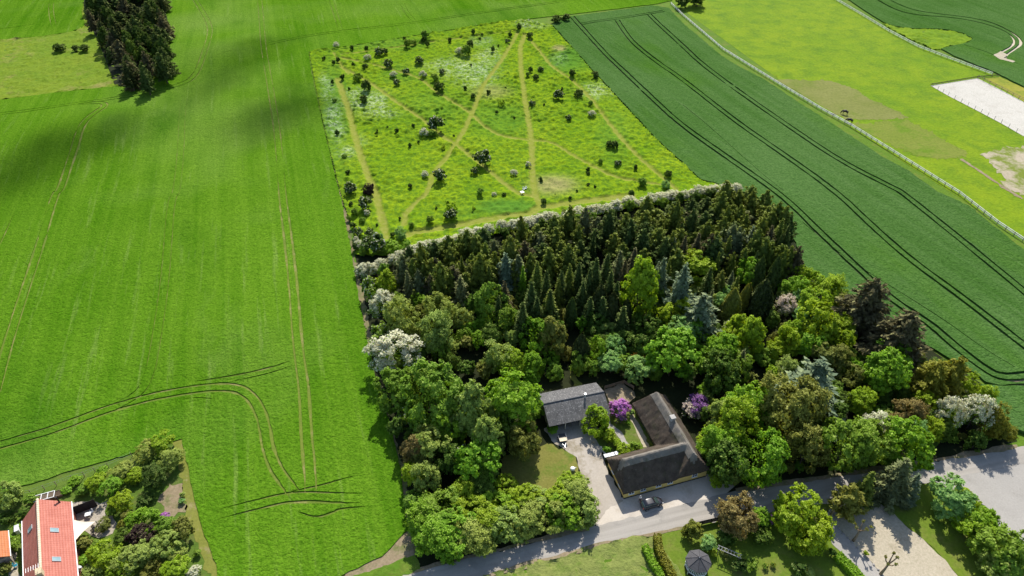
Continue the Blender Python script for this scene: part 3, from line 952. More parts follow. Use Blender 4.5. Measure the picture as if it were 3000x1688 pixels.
S_, T_ = np.meshgrid(sx, ty)


def softmin(a, b, k=.25):
    h = np.clip(.5 + .5 * (b - a) / k, 0, 1)
    return b + (a - b) * h - k * h * (1 - h)


EAV = 2.1
e1_ = np.minimum(T_ + .5, 7.25 - T_)
r1 = softmin(softmin(1.1 * (T_ + .5), 1.1 * (7.25 - T_), .35), 2.6 * (S_ + .6), .5)
in1 = (S_ > -.62) & (S_ < 12.8) & (T_ > -.52) & (T_ < 7.3)
r2 = softmin(softmin(softmin(1.2 * (S_ - 9.25), 1.2 * (16.3 - S_), .4), 2.6 * (T_ + .5), .5), 2.1 * (17.6 - T_), .5)
in2 = (S_ > 9.2) & (S_ < 16.35) & (T_ > -.52) & (T_ < 17.65)
z1 = np.where(in1, r1, -9)
z2 = np.where(in2, r2, -9)
zz = np.maximum(z1, z2)
ok = zz > -1
hN = vnoise(np.stack([S_.ravel(), T_.ravel()], 1), .5, 21).reshape(S_.shape) * .16 + vnoise(np.stack([S_.ravel(), T_.ravel()], 1), 1.6, 22).reshape(S_.shape) * .16
zt = EAV + np.clip(zz, -.05, 9) + hN - .1
idx = np.arange(S_.size).reshape(S_.shape)
q = np.stack([idx[:-1, :-1], idx[:-1, 1:], idx[1:, 1:], idx[1:, :-1]], -1).reshape(-1, 4)
q = q[ok.ravel()[q].all(1)]
V = np.column_stack([S_.ravel(), T_.ravel(), zt.ravel()])


def skirted(V, q, drop):
    ed = {}
    for f in q:
        for i in range(4):
            a, b = int(f[i]), int(f[(i + 1) % 4])
            if (b, a) in ed:
                del ed[(b, a)]
            else:
                ed[(a, b)] = 1
    n = len(V)
    L = V.copy()
    L[:, 2] -= drop
    sk = np.array([(b, a, a + n, b + n) for a, b in ed])
    und = q[:, ::-1] + n
    return np.vstack([V, L]), np.vstack([q, sk, und])


V2, q2 = skirted(V, q, .38)
THATCH = mat_thatch('old_thatch', (.056, .043, .033), (.128, .100, .076), (.24, .22, .185))
obj('roof', mesh_np('roof', V2, q2, [THATCH]), house)
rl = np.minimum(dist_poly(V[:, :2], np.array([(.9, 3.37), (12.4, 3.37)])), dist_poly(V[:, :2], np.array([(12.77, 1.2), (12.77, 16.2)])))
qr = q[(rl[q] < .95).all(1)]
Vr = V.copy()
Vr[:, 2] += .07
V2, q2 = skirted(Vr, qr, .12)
obj('ridge_cap', mesh_np('ridge_cap', V2, q2, [mat_thatch('ridge_lit_thatch', (.17, .15, .125), (.25, .225, .19), (.32, .30, .27))]), house)  # cap coloured paler than the thatch, painting in the sunlit ridge line
bm = bmesh.new()
bx(bm, -.38, .38, -.38, .38, -1.0, .75)
bx(bm, -.46, .46, -.46, .46, .75, .92)
bx(bm, -.2, .2, -.2, .2, .921, .93)
obj('chimney', bm_mesh('chimney', bm, mat_plain('limewashed_brick', (.38, .36, .33), .9, .2, 5, .3)), house, (12.75, 9.0, 6.0))


def window(parent, x, z, w, h, face, nb=1):
    """white casement in a wall; face: 0 front (-y), 1 left (-x), side walls at given coordinate"""
    bm = bmesh.new()
    t = .06
    bx(bm, -w / 2, w / 2, -.05, .02, 0, t)
    bx(bm, -w / 2, w / 2, -.05, .02, h - t, h)
    bx(bm, -w / 2, -w / 2 + t, -.05, .02, t, h - t)
    bx(bm, w / 2 - t, w / 2, -.05, .02, t, h - t)
    for i in range(nb):
        c = -w / 2 + w * (i + 1) / (nb + 1)
        bx(bm, c - .035, c + .035, -.045, .018, t, h - t)
    bx(bm, -w / 2 + t, w / 2 - t, -.043, .016, h * .55, h * .55 + .035)
    f = obj('window', bm_mesh('window', bm, WHITE), parent, face[:2] + (z,), face[2])
    box_obj('pane', (w - 2 * t - .004, .012, h - 2 * t - .004), GLASS, f, (0, -.012, t + .002))
    box_obj('sill', (w + .12, .14, .06), WHITE, f, (0, -.05, -.062))
    return f


for s in (1.3, 3.5, 6.4, 8.6, 13.3):
    window(house, 0, .95, 1.0, 1.05, (s, -.012, 0))
for t in (9.2, 11.6, 14.0, 15.8):
    window(house, 0, .95, 1.0, 1.05, (9.888, t, -pi / 2))
window(house, 0, 1.0, .9, 1.0, (-.012, 2.0, -pi / 2))
window(house, 0, 1.0, .9, 1.0, (-.012, 4.9, -pi / 2))
d_ = box_obj('door', (.95, .06, 2.0), mat_plain('green_door_paint', (.03, .08, .05), .5), house, (9.872, 12.9, 0), -pi / 2)
box_obj('handle', (.03, .09, .12), STEEL, d_, (.35, -.06, 1.0))

# ------------------------------------------------------------------ outbuilding with fibre-cement roof
GF = at(*Q4(240, 585), 2.3)
GR = at(*Q4(860, 455), 2.3)
ga = atan2(GR[1] - GF[1], GR[0] - GF[0])
gl = hypot(GR[0] - GF[0], GR[1] - GF[1])
gar = tag(empty('outbuilding', (*GF, 0), ga), 'low outbuilding with grey lichen-speckled fibre-cement roof and open front', 'outbuilding')


def mat_fibre(name):
    k = NT(name)
    tc = k.n('ShaderNodeTexCoord').outputs['Object']
    c = k.mix(k.mapr(k.noise(.8, 4, .6, tc), .3, .7), (.085, .083, .082), (.14, .135, .132))
    c = k.mix(k.mapr(k.noise(3.2, 5, .8, tc), .57, .66), c, (.40, .39, .37))
    br = k.n('ShaderNodeTexBrick')
    br.inputs['Scale'].default_value = 1
    br.inputs['Brick Width'].default_value = 1.1
    br.inputs['Row Height'].default_value = 1.2
    br.inputs['Mortar Size'].default_value = .03
    k.l(tc, br.inputs['Vector'])
    c = k.mix(k.math('MULTIPLY', k.math('MULTIPLY', br.outputs['Fac'], k.mapr(k.noise(1.3, 3, .7, tc), .45, .65)), .6), c, (.40, .39, .37))
    w = k.n('ShaderNodeTexWave')
    w.inputs['Scale'].default_value = 1.7
    k.l(tc, w.inputs['Vector'])
    return k.principled(c, .9, k.bump(w.outputs['Fac'], .6, .06), .2)


FIB = mat_fibre('fibre_cement')
gw = 8.1
bm = bmesh.new()
for y0, z0, y1, z1_ in ((0, 2.3, gw / 2, 4.05), (gw, 2.3, gw / 2, 4.05)):
    a = [(-.05, y0, z0), (gl, y0, z0), (gl, y1, z1_), (-.05, y1, z1_)]
    up = [bm.verts.new(p) for p in a]
    dn = [bm.verts.new((p[0], p[1], p[2] - .09)) for p in a]
    bm.faces.new(up)
    bm.faces.new(dn[::-1])
    for i in range(4):
        bm.faces.new((up[i], up[(i + 1) % 4], dn[(i + 1) % 4], dn[i]))
obj('roof', bm_mesh('roof', bm, FIB), gar)
bm = bmesh.new()
tube(bm, [(-.05, gw / 2, 4.07), (gl, gw / 2, 4.07)], .13, 8)
obj('ridge_cap', bm_mesh('ridge_cap', bm, mat_plain('ridge_tile', (.15, .145, .145), .9, .3, 2)), gar)
bm = bmesh.new()
bx(bm, .3, gl - .3, gw - .45, gw - .3, 0, 2.28)
bx(bm, .3, .45, .6, gw - .45, 0, 2.2)
bx(bm, gl - .45, gl - .3, .6, gw - .45, 0, 2.2)
bx(bm, 6.6, gl - .45, .6, .75, 0, 2.25)
for x in (.3, gl - .45):
    vs = [(x, .6, 2.2), (x, gw - .3, 2.28), (x, gw / 2, 3.9)]
    a = [bm.verts.new(p) for p in vs]
    b = [bm.verts.new((p[0] + .15, p[1], p[2])) for p in vs]
    bm.faces.new(a)
    bm.faces.new(b[::-1])
    for i in range(3):
        bm.faces.new((a[i], a[(i + 1) % 3], b[(i + 1) % 3], b[i]))
obj('wall', bm_mesh('wall', bm, mat_lime('cream_limewash', (.52, .45, .32))), gar)
for x in (3.3, 6.2):
    box_obj('post', (.18, .18, 2.25), mat_plain('pale_post', (.5, .45, .35), .8), gar, (x, .45, 0))
cx, cy = at(*Q4(612, 300), 4.3)
lx = (cx - GF[0]) * cos(ga) + (cy - GF[1]) * sin(ga)
bm = bmesh.new()
tube(bm, [(0, 0, -.4), (0, 0, .75)], .14, 12)
tube(bm, [(0, 0, .75), (0, 0, .98)], [.24, .2], 12)
obj('chimney', bm_mesh('chimney', bm, mat_plain('flue_metal', (.62, .62, .62), .35, .1, 3, 0, .5)), gar, (lx, gw / 2 - .35, 3.95))

# ------------------------------------------------------------------ red-roofed house
RP = np.array(at(*H1(640, 140), 6.5))
RN = np.array(at(*H1(700, 1449), 6.5))
rd = (RN - RP) / np.linalg.norm(RN - RP)
rz_ = atan2(rd[1], rd[0])
red = tag(empty('red_roofed_house', (*RP, 0), rz_), 'house with bright red tiled roof and cream ridge at the lower left', 'house')


def mat_tile(name, a, b):
    k = NT(name)
    tc = k.n('ShaderNodeTexCoord').outputs['Object']
    sxy = k.n('ShaderNodeSeparateXYZ')
    k.l(tc, sxy.inputs[0])
    c = k.mix(k.mapr(k.noise(.9, 4, .6, tc), .3, .7), a, b)
    c = k.mix(k.mapr(k.noise(6, 3, .7, tc), .35, .7, 0, .35), c, tuple(q * .6 for q in a))
    row = k.math('FRACT', k.math('MULTIPLY', sxy.outputs[0], 1 / .36))
    col = k.math('FRACT', k.math('MULTIPLY', sxy.outputs[1], 1 / .30))
    g = k.mapr(row, 0.0, .22, 1, 0)
    c = k.mix(k.math('MULTIPLY', g, .45), c, tuple(q * .45 for q in a))
    h = k.math('ADD', k.math('MULTIPLY', row, .8), k.math('SINE', k.math('MULTIPLY', col, pi)))
    return k.principled(c, .6, k.bump(h, .5, .06), .3)


TILE = mat_tile('red_roof_tiles', (.39, .112, .078), (.49, .165, .12))
RL, RW, ZE, ZR = 27.0, 3.55, 3.0, 6.5
bm = bmesh.new()
for s in (-1, 1):
    a = [(-.1, s * RW, ZE), (RL, s * RW, ZE), (RL, 0, ZR), (-.1, 0, ZR)]
    up = [bm.verts.new(p) for p in a]
    dn = [bm.verts.new((p[0], p[1], p[2] - .16)) for p in a]
    bm.faces.new(up)
    bm.faces.new(dn[::-1])
    for i in range(4):
        bm.faces.new((up[i], up[(i + 1) % 4], dn[(i + 1) % 4], dn[i]))
obj('roof', bm_mesh('roof', bm, TILE), red)
bm = bmesh.new()
for i in range(int(RL / .42)):
    x = -.1 + i * .42
    tube(bm, [(x, 0, ZR + .0), (x + .405, 0, ZR + .03)], .2, 8)
obj('ridge_tiles', bm_mesh('ridge_tiles', bm, mat_plain('cream_ridge', (.62, .50, .36), .8, .15, 2)), red)
bm = bmesh.new()
for s in (-1, 1):
    tube(bm, [(-.1, s * (RW + .07), ZE - .05), (RL, s * (RW + .07), ZE - .05)], .085, 8)
obj('gutter', bm_mesh('gutter', bm, WHITE), red)
bm = bmesh.new()
bx(bm, .2, RL, -RW + .35, RW - .35, 0, ZE - .1)
a = [bm.verts.new((.2, y, z)) for y, z in ((-RW + .35, ZE - .1), (RW - .35, ZE - .1), (0, ZR - .3))]
b = [bm.verts.new((.45, y, z)) for y, z in ((-RW + .35, ZE - .1), (RW - .35, ZE - .1), (0, ZR - .3))]
bm.faces.new(a)
bm.faces.new(b[::-1])
for i in range(3):
    bm.faces.new((a[i], a[(i + 1) % 3], b[(i + 1) % 3], b[i]))
obj('wall', bm_mesh('wall', bm, mat_plain('red_brick_wall', (.33, .12, .08), .9, .25, 4, .2)), red)


def on_roof(u, v):
    z = 5.0
    for _ in range(12):
        p = np.array(at(*H1(u, v), z)) - RP
        lx, ly = p @ rd, p @ np.array([-rd[1], rd[0]])
        z = ZR - abs(ly) * (ZR - ZE) / RW
    return lx, ly, z


slope = atan2(ZR - ZE, RW)
for u, v in ((520, 645), (930, 665), (965, 1162)):
    x, y, z = on_roof(u, v)
    s = 1 if y > 0 else -1
    bm = bmesh.new()
    for a0, a1, b0, b1 in ((-.40, .40, -.62, -.54), (-.40, .40, .54, .62), (-.40, -.32, -.54, .54), (.32, .40, -.54, .54)):
        bx(bm, a0, a1, b0, b1, 0, .1)
    f = obj('skylight', bm_mesh('skylight', bm, mat_plain('zinc_frame', (.36, .38, .39), .5, .1)), red, (x, y, z + .02))
    f.rotation_euler = (-s * slope, 0, 0)
    box_obj('pane', (.63, 1.07, .02), mat_plain('skylight_glass', (.22, .32, .34), .12, .15, 1, 0, 0, .6), f, (0, 0, .06))
x, y, z = on_roof(1020, 185)
bm = bmesh.new()
tube(bm, [(0, 0, -.6), (0, 0, 1.35)], .13, 10)
tube(bm, [(0, 0, 1.3), (0, 0, 1.45)], [.2, .17], 10)
obj('flue', bm_mesh('flue', bm, BLACK), red, (x, y, z))
x, y, z = on_roof(650, 1425)
bm = bmesh.new()
bx(bm, -.45, .45, -.35, .35, -.8, .75)
bx(bm, -.52, .52, -.42, .42, .75, .9)
obj('chimney', bm_mesh('chimney', bm, mat_plain('yellow_brick', (.55, .44, .28), .9, .25, 6, .3)), red, (x + .5, 0, ZR))
bm = bmesh.new()
tube(bm, [(0, 0, 0), (0, 0, 1.9)], .03, 6)
tube(bm, [(0, -.9, 1.8), (0, .9, 1.8)], .025, 6)
for i in range(6):
    tube(bm, [(-.4, -.8 + i * .32, 1.8), (.4, -.8 + i * .32, 1.8)], .02, 5)
ant = obj('aerial', bm_mesh('aerial', bm, STEEL), red, (x + .2, -.5, ZR - .2))
# satellite dish by the eave
dx, dy = at(*H1(1338, 1302), 1.6)
bm = bmesh.new()
rg = []
for i in range(5):
    r = .48 * i / 4
    rg.append([bm.verts.new((r * cos(2 * pi * k / 18), r * sin(2 * pi * k / 18), .6 * r * r)) for k in range(18)] if i else [bm.verts.new((0, 0, 0))])
for k in range(18):
    bm.faces.new((rg[0][0], rg[1][k], rg[1][(k + 1) % 18]))
    for i in range(1, 4):
        bm.faces.new((rg[i][k], rg[i + 1][k], rg[i + 1][(k + 1) % 18], rg[i][(k + 1) % 18]))
ret = bmesh.ops.extrude_face_region(bm, geom=bm.faces[:])
for v in [g for g in ret['geom'] if isinstance(g, bmesh.types.BMVert)]:
    v.co.z -= .03
sat = tag(empty('satellite_dish', (dx, dy, 0)), 'grey satellite dish standing beside the red-roofed house', 'satellite dish')
dsh = obj('dish', bm_mesh('dish', bm, mat_plain('dish_grey', (.42, .43, .45), .5, .1), True), sat, (0, 0, 1.6))
dsh.rotation_euler = (radians(-40), radians(25), 0)
bm = bmesh.new()
tube(bm, [(0, 0, 0), (0, 0, 1.55)], .04, 8)
tube(bm, [(0, 0, 1.55), (.1, .38, 1.95)], .018, 6)
obj('pole', bm_mesh('pole', bm, STEEL), sat)

# shade sail
A_, B_, C_ = [Vector((*at(*H1(u, v), z), z)) for u, v, z in ((1222, 475, 2.75), (1262, 872, 2.7), (1630, 515, 2.35))]
n = 14
ids, V, Fq = {}, [], []
for i in range(n + 1):
    for j in range(n + 1 - i):
        a, b = i / n, j / n
        c_ = 1 - a - b
        p = A_ * a + B_ * b + C_ * c_
        cen = (A_ + B_ + C_) / 3
        pull = (4 * a * c_ + 4 * b * c_) * .17 * (1 - 27 * a * b * c_ * .6) + 4 * a * b * .05
        p = p + (cen - p) * pull
        p.z -= 9 * a * b * c_ * .35
        ids[i, j] = len(V)
        V.append(p)
for i in range(n):
    for j in range(n - i):
        Fq.append((ids[i, j], ids[i + 1, j], ids[i, j + 1]))
        if j < n - i - 1:
            Fq.append((ids[i + 1, j], ids[i + 1, j + 1], ids[i, j + 1]))
sail = tag(empty('shade_sail', (C_.x, C_.y, 0)), 'cream triangular shade sail stretched from the red-roofed house over the patio', 'shade sail')
base = np.array([C_.x, C_.y, 0])
obj('canopy', mesh_np('canopy', np.array([tuple(v) for v in V]) - base, np.array(Fq), [mat_plain('cream_canvas', (.70, .63, .49), .8, .04)], True), sail)
bm = bmesh.new()
tube(bm, [(.08, .03, 0), (.05, .02, 2.42)], .05, 8)
obj('pole', bm_mesh('pole', bm, STEEL), sail)

# dark timber screen, furniture on the patio
a, b = Vector(at(*H1(1225, 275), 2.0)), Vector(at(*H1(1590, 138), 2.0))
d = b - a
scr = tag(empty('timber_screen', (a.x, a.y, 0), atan2(d.y, d.x)), 'black stained timber screen wall shading the patio by the red-roofed house', 'fence')
bm = bmesh.new()
for i in range(13):
    bx(bm, 0, d.length, -.02 - .001 * (i % 2), .02, .03 + i * .152, .175 + i * .152)
obj('boards', bm_mesh('boards', bm, DKWOOD), scr)
for i in range(4):
    box_obj('post', (.1, .1, 2.05), DKWOOD, scr, (d.length * i / 3, .075, 0))


def table(u, v, fn, label, w=.9, l=.7, mat=WHITE, z=.74, rz=0.3):
    x, y = at(*fn(u, v), z)
    t = tag(empty('garden_table', (x, y, 0), rz), label, 'table')
    box_obj('tabletop', (w, l, .04), mat, t, (0, 0, z - .04), 0, .008)
    for i in (-1, 1):
        for j in (-1, 1):
            box_obj('leg', (.05, .05, z - .042), mat, t, (i * (w / 2 - .08), j * (l / 2 - .08), 0))
    return t


def chair(u, v, fn, label, mat=WHITE, rz=0.3, name='garden_chair', z=.45):
    x, y = at(*fn(u, v), z)
    t = tag(empty(name, (x, y, 0), rz), label, 'chair')
    box_obj('seat', (.48, .48, .04), mat, t, (0, 0, z - .04), 0, .008)
    bm = bmesh.new()
    for i in range(5):
        bx(bm, -.24 + i * .1, -.24 + i * .1 + .07, .21, .24, z + .01, z + .48)
    bx(bm, -.25, .25, .205, .245, z + .481, z + .56)
    obj('backrest', bm_mesh('backrest', bm, mat), t)
    for i in (-1, 1):
        for j in (-1, 1):
            box_obj('leg', (.045, .045, z - .042), mat, t, (i * .2, j * .2, 0))
        box_obj('armrest', (.05, .45, .03), mat, t, (i * .255, .0, z + .22))
    return t


table(1500, 385, H1, 'white garden table on the patio in front of the black timber screen')
chair(1568, 345, H1, 'white garden chair beside the table by the black timber screen', rz=-.6)
chair(1612, 625, H1, 'black garden chair on the patio near the tip of the shade sail', BLACK, 1.2)
chair(1600, 690, H1, 'black garden chair nearest the round bush below the shade sail', BLACK, 1.0)
chair(265, 1262, H1, 'blue garden chair on the gravel path left of the red-roofed house', mat_plain('blue_paint', (.02, .22, .32), .4), 2.0)
x, y = at(*H1(1465, 1225), .8)
fr = tag(empty('wooden_trestle', (x, y, 0), radians(100)), 'narrow slatted wooden trestle standing among bushes right of the red-roofed house', 'trestle')
bm = bmesh.new()
for s in (-1, 1):
    bx(bm, -1.3, 1.3, s * .3 - .04, s * .3 + .04, .72, .8)
for i in range(4):
    bx(bm, -1.25 + i * .8, -1.2 + i * .8, -.258, .258, .73, .79)
obj('frame', bm_mesh('frame', bm, mat_plain('pine_board', (.5, .4, .28), .8)), fr)
for i in (-1, 1):
    for j in (-1, 1):
        box_obj('leg', (.07, .07, .718), WOOD, fr, (i * 1.2, j * .3, 0))
# cold frame behind the gable
x, y = at(*H1(760, 85), .9)
cf = tag(empty('cold_frame', (x, y, 0), radians(20)), 'white framed cold frame with glass panels behind the far gable of the red-roofed house', 'cold frame')
bm = bmesh.new()
for i in range(4):
    xx = -1.5 + i * 1.0
    bx(bm, xx - .045, xx + .045, -.6, .6, .9, .97)
for yy in (-.645, .645):
    bx(bm, -1.55, 1.55, yy - .045, yy + .045, .9, .97)
obj('frame', bm_mesh('frame', bm, WHITE), cf)
bm = bmesh.new()
bx(bm, -1.5, 1.5, -.6, .6, .0, .86)
obj('box', bm_mesh('box', bm, mat_plain('brown_planks', (.12, .09, .06), .9, .3, 3)), cf)
x, y = at(*H1(930, 40), .5)
rb = tag(empty('raised_bed', (x, y, 0), radians(20)), 'brown plank raised bed beside the white cold frame', 'raised bed')
bm = bmesh.new()
for a0, a1, b0, b1 in ((-1.2, 1.2, -.6, -.55), (-1.2, 1.2, .55, .6), (-1.2, -1.15, -.55, .55), (1.15, 1.2, -.55, .55)):
    bx(bm, a0, a1, b0, b1, 0, .5)
obj('planks', bm_mesh('planks', bm, WOOD), rb)
box_obj('soil', (2.28, 1.08, .4), mat_plain('garden_soil', (.08, .055, .035), 1, .3, 5, .4), rb)
x, y = at(*H1(300, 650), .6)
wt_ = tag(empty('garden_cupboard', (x, y, 0), rz_), 'white garden cupboard against the left eave of the red-roofed house', 'cupboard')
box_obj('body', (1.2, .6, 1.0), WHITE, wt_, (0, 0, 0), 0, .02)
box_obj('lid', (1.3, .7, .06), mat_plain('grey_lid', (.55, .55, .56), .6), wt_, (0, 0, 1.002), 0, .01)
# neighbour's orange roof at the frame edge
nb = tag(empty('orange_roofed_shed', (*at(*H1(-110, 960), 2.8), 0), rz_ + radians(3)), 'small building with orange tiled roof cut by the left edge of the photo', 'shed')
bm = bmesh.new()
for s in (-1, 1):
    a = [(-2.6, s * 1.9, 2.3), (2.6, s * 1.9, 2.3), (2.6, 0, 3.7), (-2.6, 0, 3.7)]
    up = [bm.verts.new(p) for p in a]
    dn = [bm.verts.new((p[0], p[1], p[2] - .12)) for p in a]
    bm.faces.new(up)
    bm.faces.new(dn[::-1])
    for i in range(4):
        bm.faces.new((up[i], up[(i + 1) % 4], dn[(i + 1) % 4], dn[i]))
obj('roof', bm_mesh('roof', bm, mat_tile('orange_roof_tiles', (.42, .13, .04), (.5, .18, .06))), nb)
box_obj('wall', (4.8, 3.3, 2.25), mat_plain('shed_wall', (.35, .3, .24), .9), nb)
bm = bmesh.new()
tube(bm, [(-2.6, 1.97, 2.25), (2.6, 1.97, 2.25)], .07, 8)
obj('gutter', bm_mesh('gutter', bm, WHITE), nb)

# ------------------------------------------------------------------ octagonal garden pavilion
gx_, gy_ = at(*H4(820, 620), 3.5)
gz = tag(empty('garden_pavilion', (gx_, gy_, 0), radians(8)), 'octagonal garden pavilion with black felt roof and white windows on the lawn', 'pavilion')
FELT = mat_plain('roofing_felt', (.075, .072, .075), .85, .2, 3, .15)
R8 = 2.02
ang8 = [2 * pi * (k + .5) / 8 for k in range(8)]
bm = bmesh.new()
ap = bm.verts.new((0, 0, 3.45))
ri = [bm.verts.new((R8 * cos(a), R8 * sin(a), 2.35)) for a in ang8]
rl_ = [bm.verts.new((R8 * cos(a), R8 * sin(a), 2.25)) for a in ang8]
for k in range(8):
    bm.faces.new((ap, ri[k], ri[(k + 1) % 8]))
    bm.faces.new((ri[k], rl_[k], rl_[(k + 1) % 8], ri[(k + 1) % 8]))
bm.faces.new(rl_[::-1])
obj('roof', bm_mesh('roof', bm, FELT), gz)
bm = bmesh.new()
for a in ang8:
    tube(bm, [(R8 * cos(a), R8 * sin(a), 2.365), (.05 * cos(a), .05 * sin(a), 3.46)], .03, 6)
obj('hip_strip', bm_mesh('hip_strip', bm, mat_plain('felt_strip', (.045, .043, .05), .8)), gz)
bm = bmesh.new()
tube(bm, [(0, 0, 3.4), (0, 0, 3.56)], [.13, .02], 10)
obj('finial', bm_mesh('finial', bm, mat_plain('lead_cap', (.35, .34, .36), .6)), gz)
rw = 1.75
bm = bmesh.new()
lo = [bm.verts.new((rw * cos(a), rw * sin(a), 0)) for a in ang8]
hi = [bm.verts.new((rw * cos(a), rw * sin(a), 2.24)) for a in ang8]
for k in range(8):
    bm.faces.new((lo[k], lo[(k + 1) % 8], hi[(k + 1) % 8], hi[k]))
obj('wall', bm_mesh('wall', bm, mat_plain('black_boards', (.016, .016, .018), .7)), gz)
for k in range(8):
    a = 2 * pi * (k + 1) / 8
    r_ = rw * cos(pi / 8) + .012
    window(gz, 0, .95, .95, .95, (r_ * cos(a), r_ * sin(a), a + pi / 2), 2)
for a in ang8:
    box_obj('corner_trim', (.08, .08, 2.23), WHITE, gz, (rw * cos(a) * 1.01, rw * sin(a) * 1.01, 0), a)

# ------------------------------------------------------------------ pergola in the right-hand garden
pa, pb = Vector(at(*H4(1480, 270), 2.2)), Vector(at(*H4(2220, 580), 2.2))
d = pb - pa
pg = tag(empty('pergola', (pa.x, pa.y, 0), atan2(d.y, d.x)), 'ladder-like pale pergola over the flower border right of the pavilion', 'pergola')
bm = bmesh.new()
for s in (-.3, .3):
    bx(bm, -.2, d.length + .2, s - .035, s + .035, 2.1, 2.2)
obj('rail', bm_mesh('rail', bm, mat_plain('pale_timber', (.26, .26, .25), .8)), pg)
for i in range(8):
    box_obj('rung', (.05, .528, .05), mat_plain('pale_rung', (.26, .26, .25), .8) if i == 0 else bpy.data.materials['pale_rung'], pg, (d.length * i / 7, 0, 2.12))
for i in (0, 1):
    for s in (-.3, .3):
        box_obj('post', (.08, .08, 2.098), WOOD, pg, (d.length * (.03 + .94 * i), s, 0))

# ------------------------------------------------------------------ fences
def fence(name, label, pts, gap, hgt, rails, mp, mr, pw=.11, rw_=(.035, .12), side=.07, cat='fence'):
    L = resample(np.array(pts), gap)
    t = tag(empty(name, (L[0][0], L[0][1], 0)), label, cat)
    o0 = L[0]
    bm = bmesh.new()
    bx(bm, -pw / 2, pw / 2, -pw / 2, pw / 2, 0, hgt)
    pm = bm_mesh('post', bm, mp)
    for i, p in enumerate(L):
        q = L[min(i + 1, len(L) - 1)] - L[max(i - 1, 0)]
        obj('post', pm, t, (p[0] - o0[0], p[1] - o0[1], 0), atan2(q[1], q[0]))
    for z in rails:
        bm = bmesh.new()
        Q = offset_line(L, side) - o0
        for a, b in zip(Q[:-1], Q[1:]):
            dd = b - a
            M = Matrix.Translation((a[0], a[1], z)) @ Matrix.Rotation(atan2(dd[1], dd[0]), 4, 'Z')
            bx(bm, .002, np.linalg.norm(dd) - .002, -rw_[0] / 2, rw_[0] / 2, -rw_[1] / 2, rw_[1] / 2, 0, M)
        obj('rail', bm_mesh('rail', bm, mr), t)
    return t


def plz(fn, z, *pts):
    return [np.array(at(*fn(u, v), z)) for u, v in pts]


RAILW = mat_plain('white_rail', (.70, .69, .62), .7, .12, 1)
POSTW = mat_plain('fence_post', (.20, .18, .13), .9)
fence('rail_fence', 'long white two-rail paddock fence along the edge of the dark wheat field', plz(R3, .9, (-90, 20), (0, 107), (300, 362), (690, 602), (1050, 817), (1270, 937), (1640, 1167), (2090, 1447)) + plz(R6, .9, (2380, 222), (2574, 350), (2800, 500)), 2.3, 1.15, (.55, 1.0), POSTW, RAILW, .13, (.13, .20))
fence('rail_fence', 'white two-rail paddock fence below the curving sandy track at upper right', plz(R3, .9, (1120, -30), (1330, 92), (1560, 230), (1780, 345), (2000, 428), (2340, 552)), 2.6, 1.2, (.5, 1.05), POSTW, RAILW, .13, (.13, .20))
fence('arena_fence', 'thin post and wire fence on the near long side of the sand arena', plz(R3, 0, (1885, 655), (2000, 722), (2200, 825), (2400, 930), (2574, 1030), (2750, 1130)), 2.4, 1.35, (.8, 1.25), POSTW, STEEL, .09, (.012, .02))
fence('arena_fence', 'grey wooden rail fence on the far long side of the sand arena', plz(R3, 0, (2222, 592), (2400, 682), (2574, 772), (2750, 865)), 2.4, 1.35, (.7, 1.2), WOOD, WOOD, .11, (.04, .12))
fence('arena_fence', 'low dark board fence across the short end of the sand arena', plz(R3, 0, (1870, 645), (2222, 588), (2380, 575)), 2.4, .7, (.3, .6), WOOD, DKWOOD, .09, (.04, .16))
fence('board_fence', 'dark board fence between road and lawn beside the yellow hedge', plz(D, 0, (1719, 1333), (1765, 1322), (1812, 1311)), 1.6, 1.35, (.25, .5, .75, 1.0, 1.22), DKWOOD, DKWOOD, .1, (.03, .22))
fence('wire_fence', 'post and wire fence between cereal field and the lower left garden', plz(G1, 0, (60, 870), (130, 850), (240, 830), (340, 795), (430, 765), (550, 720), (640, 695), (720, 660), (820, 625), (1000, 545)), 2.6, 1.25, (.6, 1.1), WOOD, STEEL, .09, (.015, .02))
fence('garden_fence', 'low weathered fence behind the gravel between outbuilding and thatched house', plz(Q4, 0, (795, 215), (990, 155), (1090, 215)), 1.7, 1.1, (.35, .65, .95), WOOD, WOOD, .09, (.03, .18))
fence('garden_fence', 'short white picket rail beside the bins behind the thatched house', plz(Q4, 0, (755, 815), (805, 900)), 1.2, .9, (.3, .75), WHITE, WHITE, .08, (.03, .1))

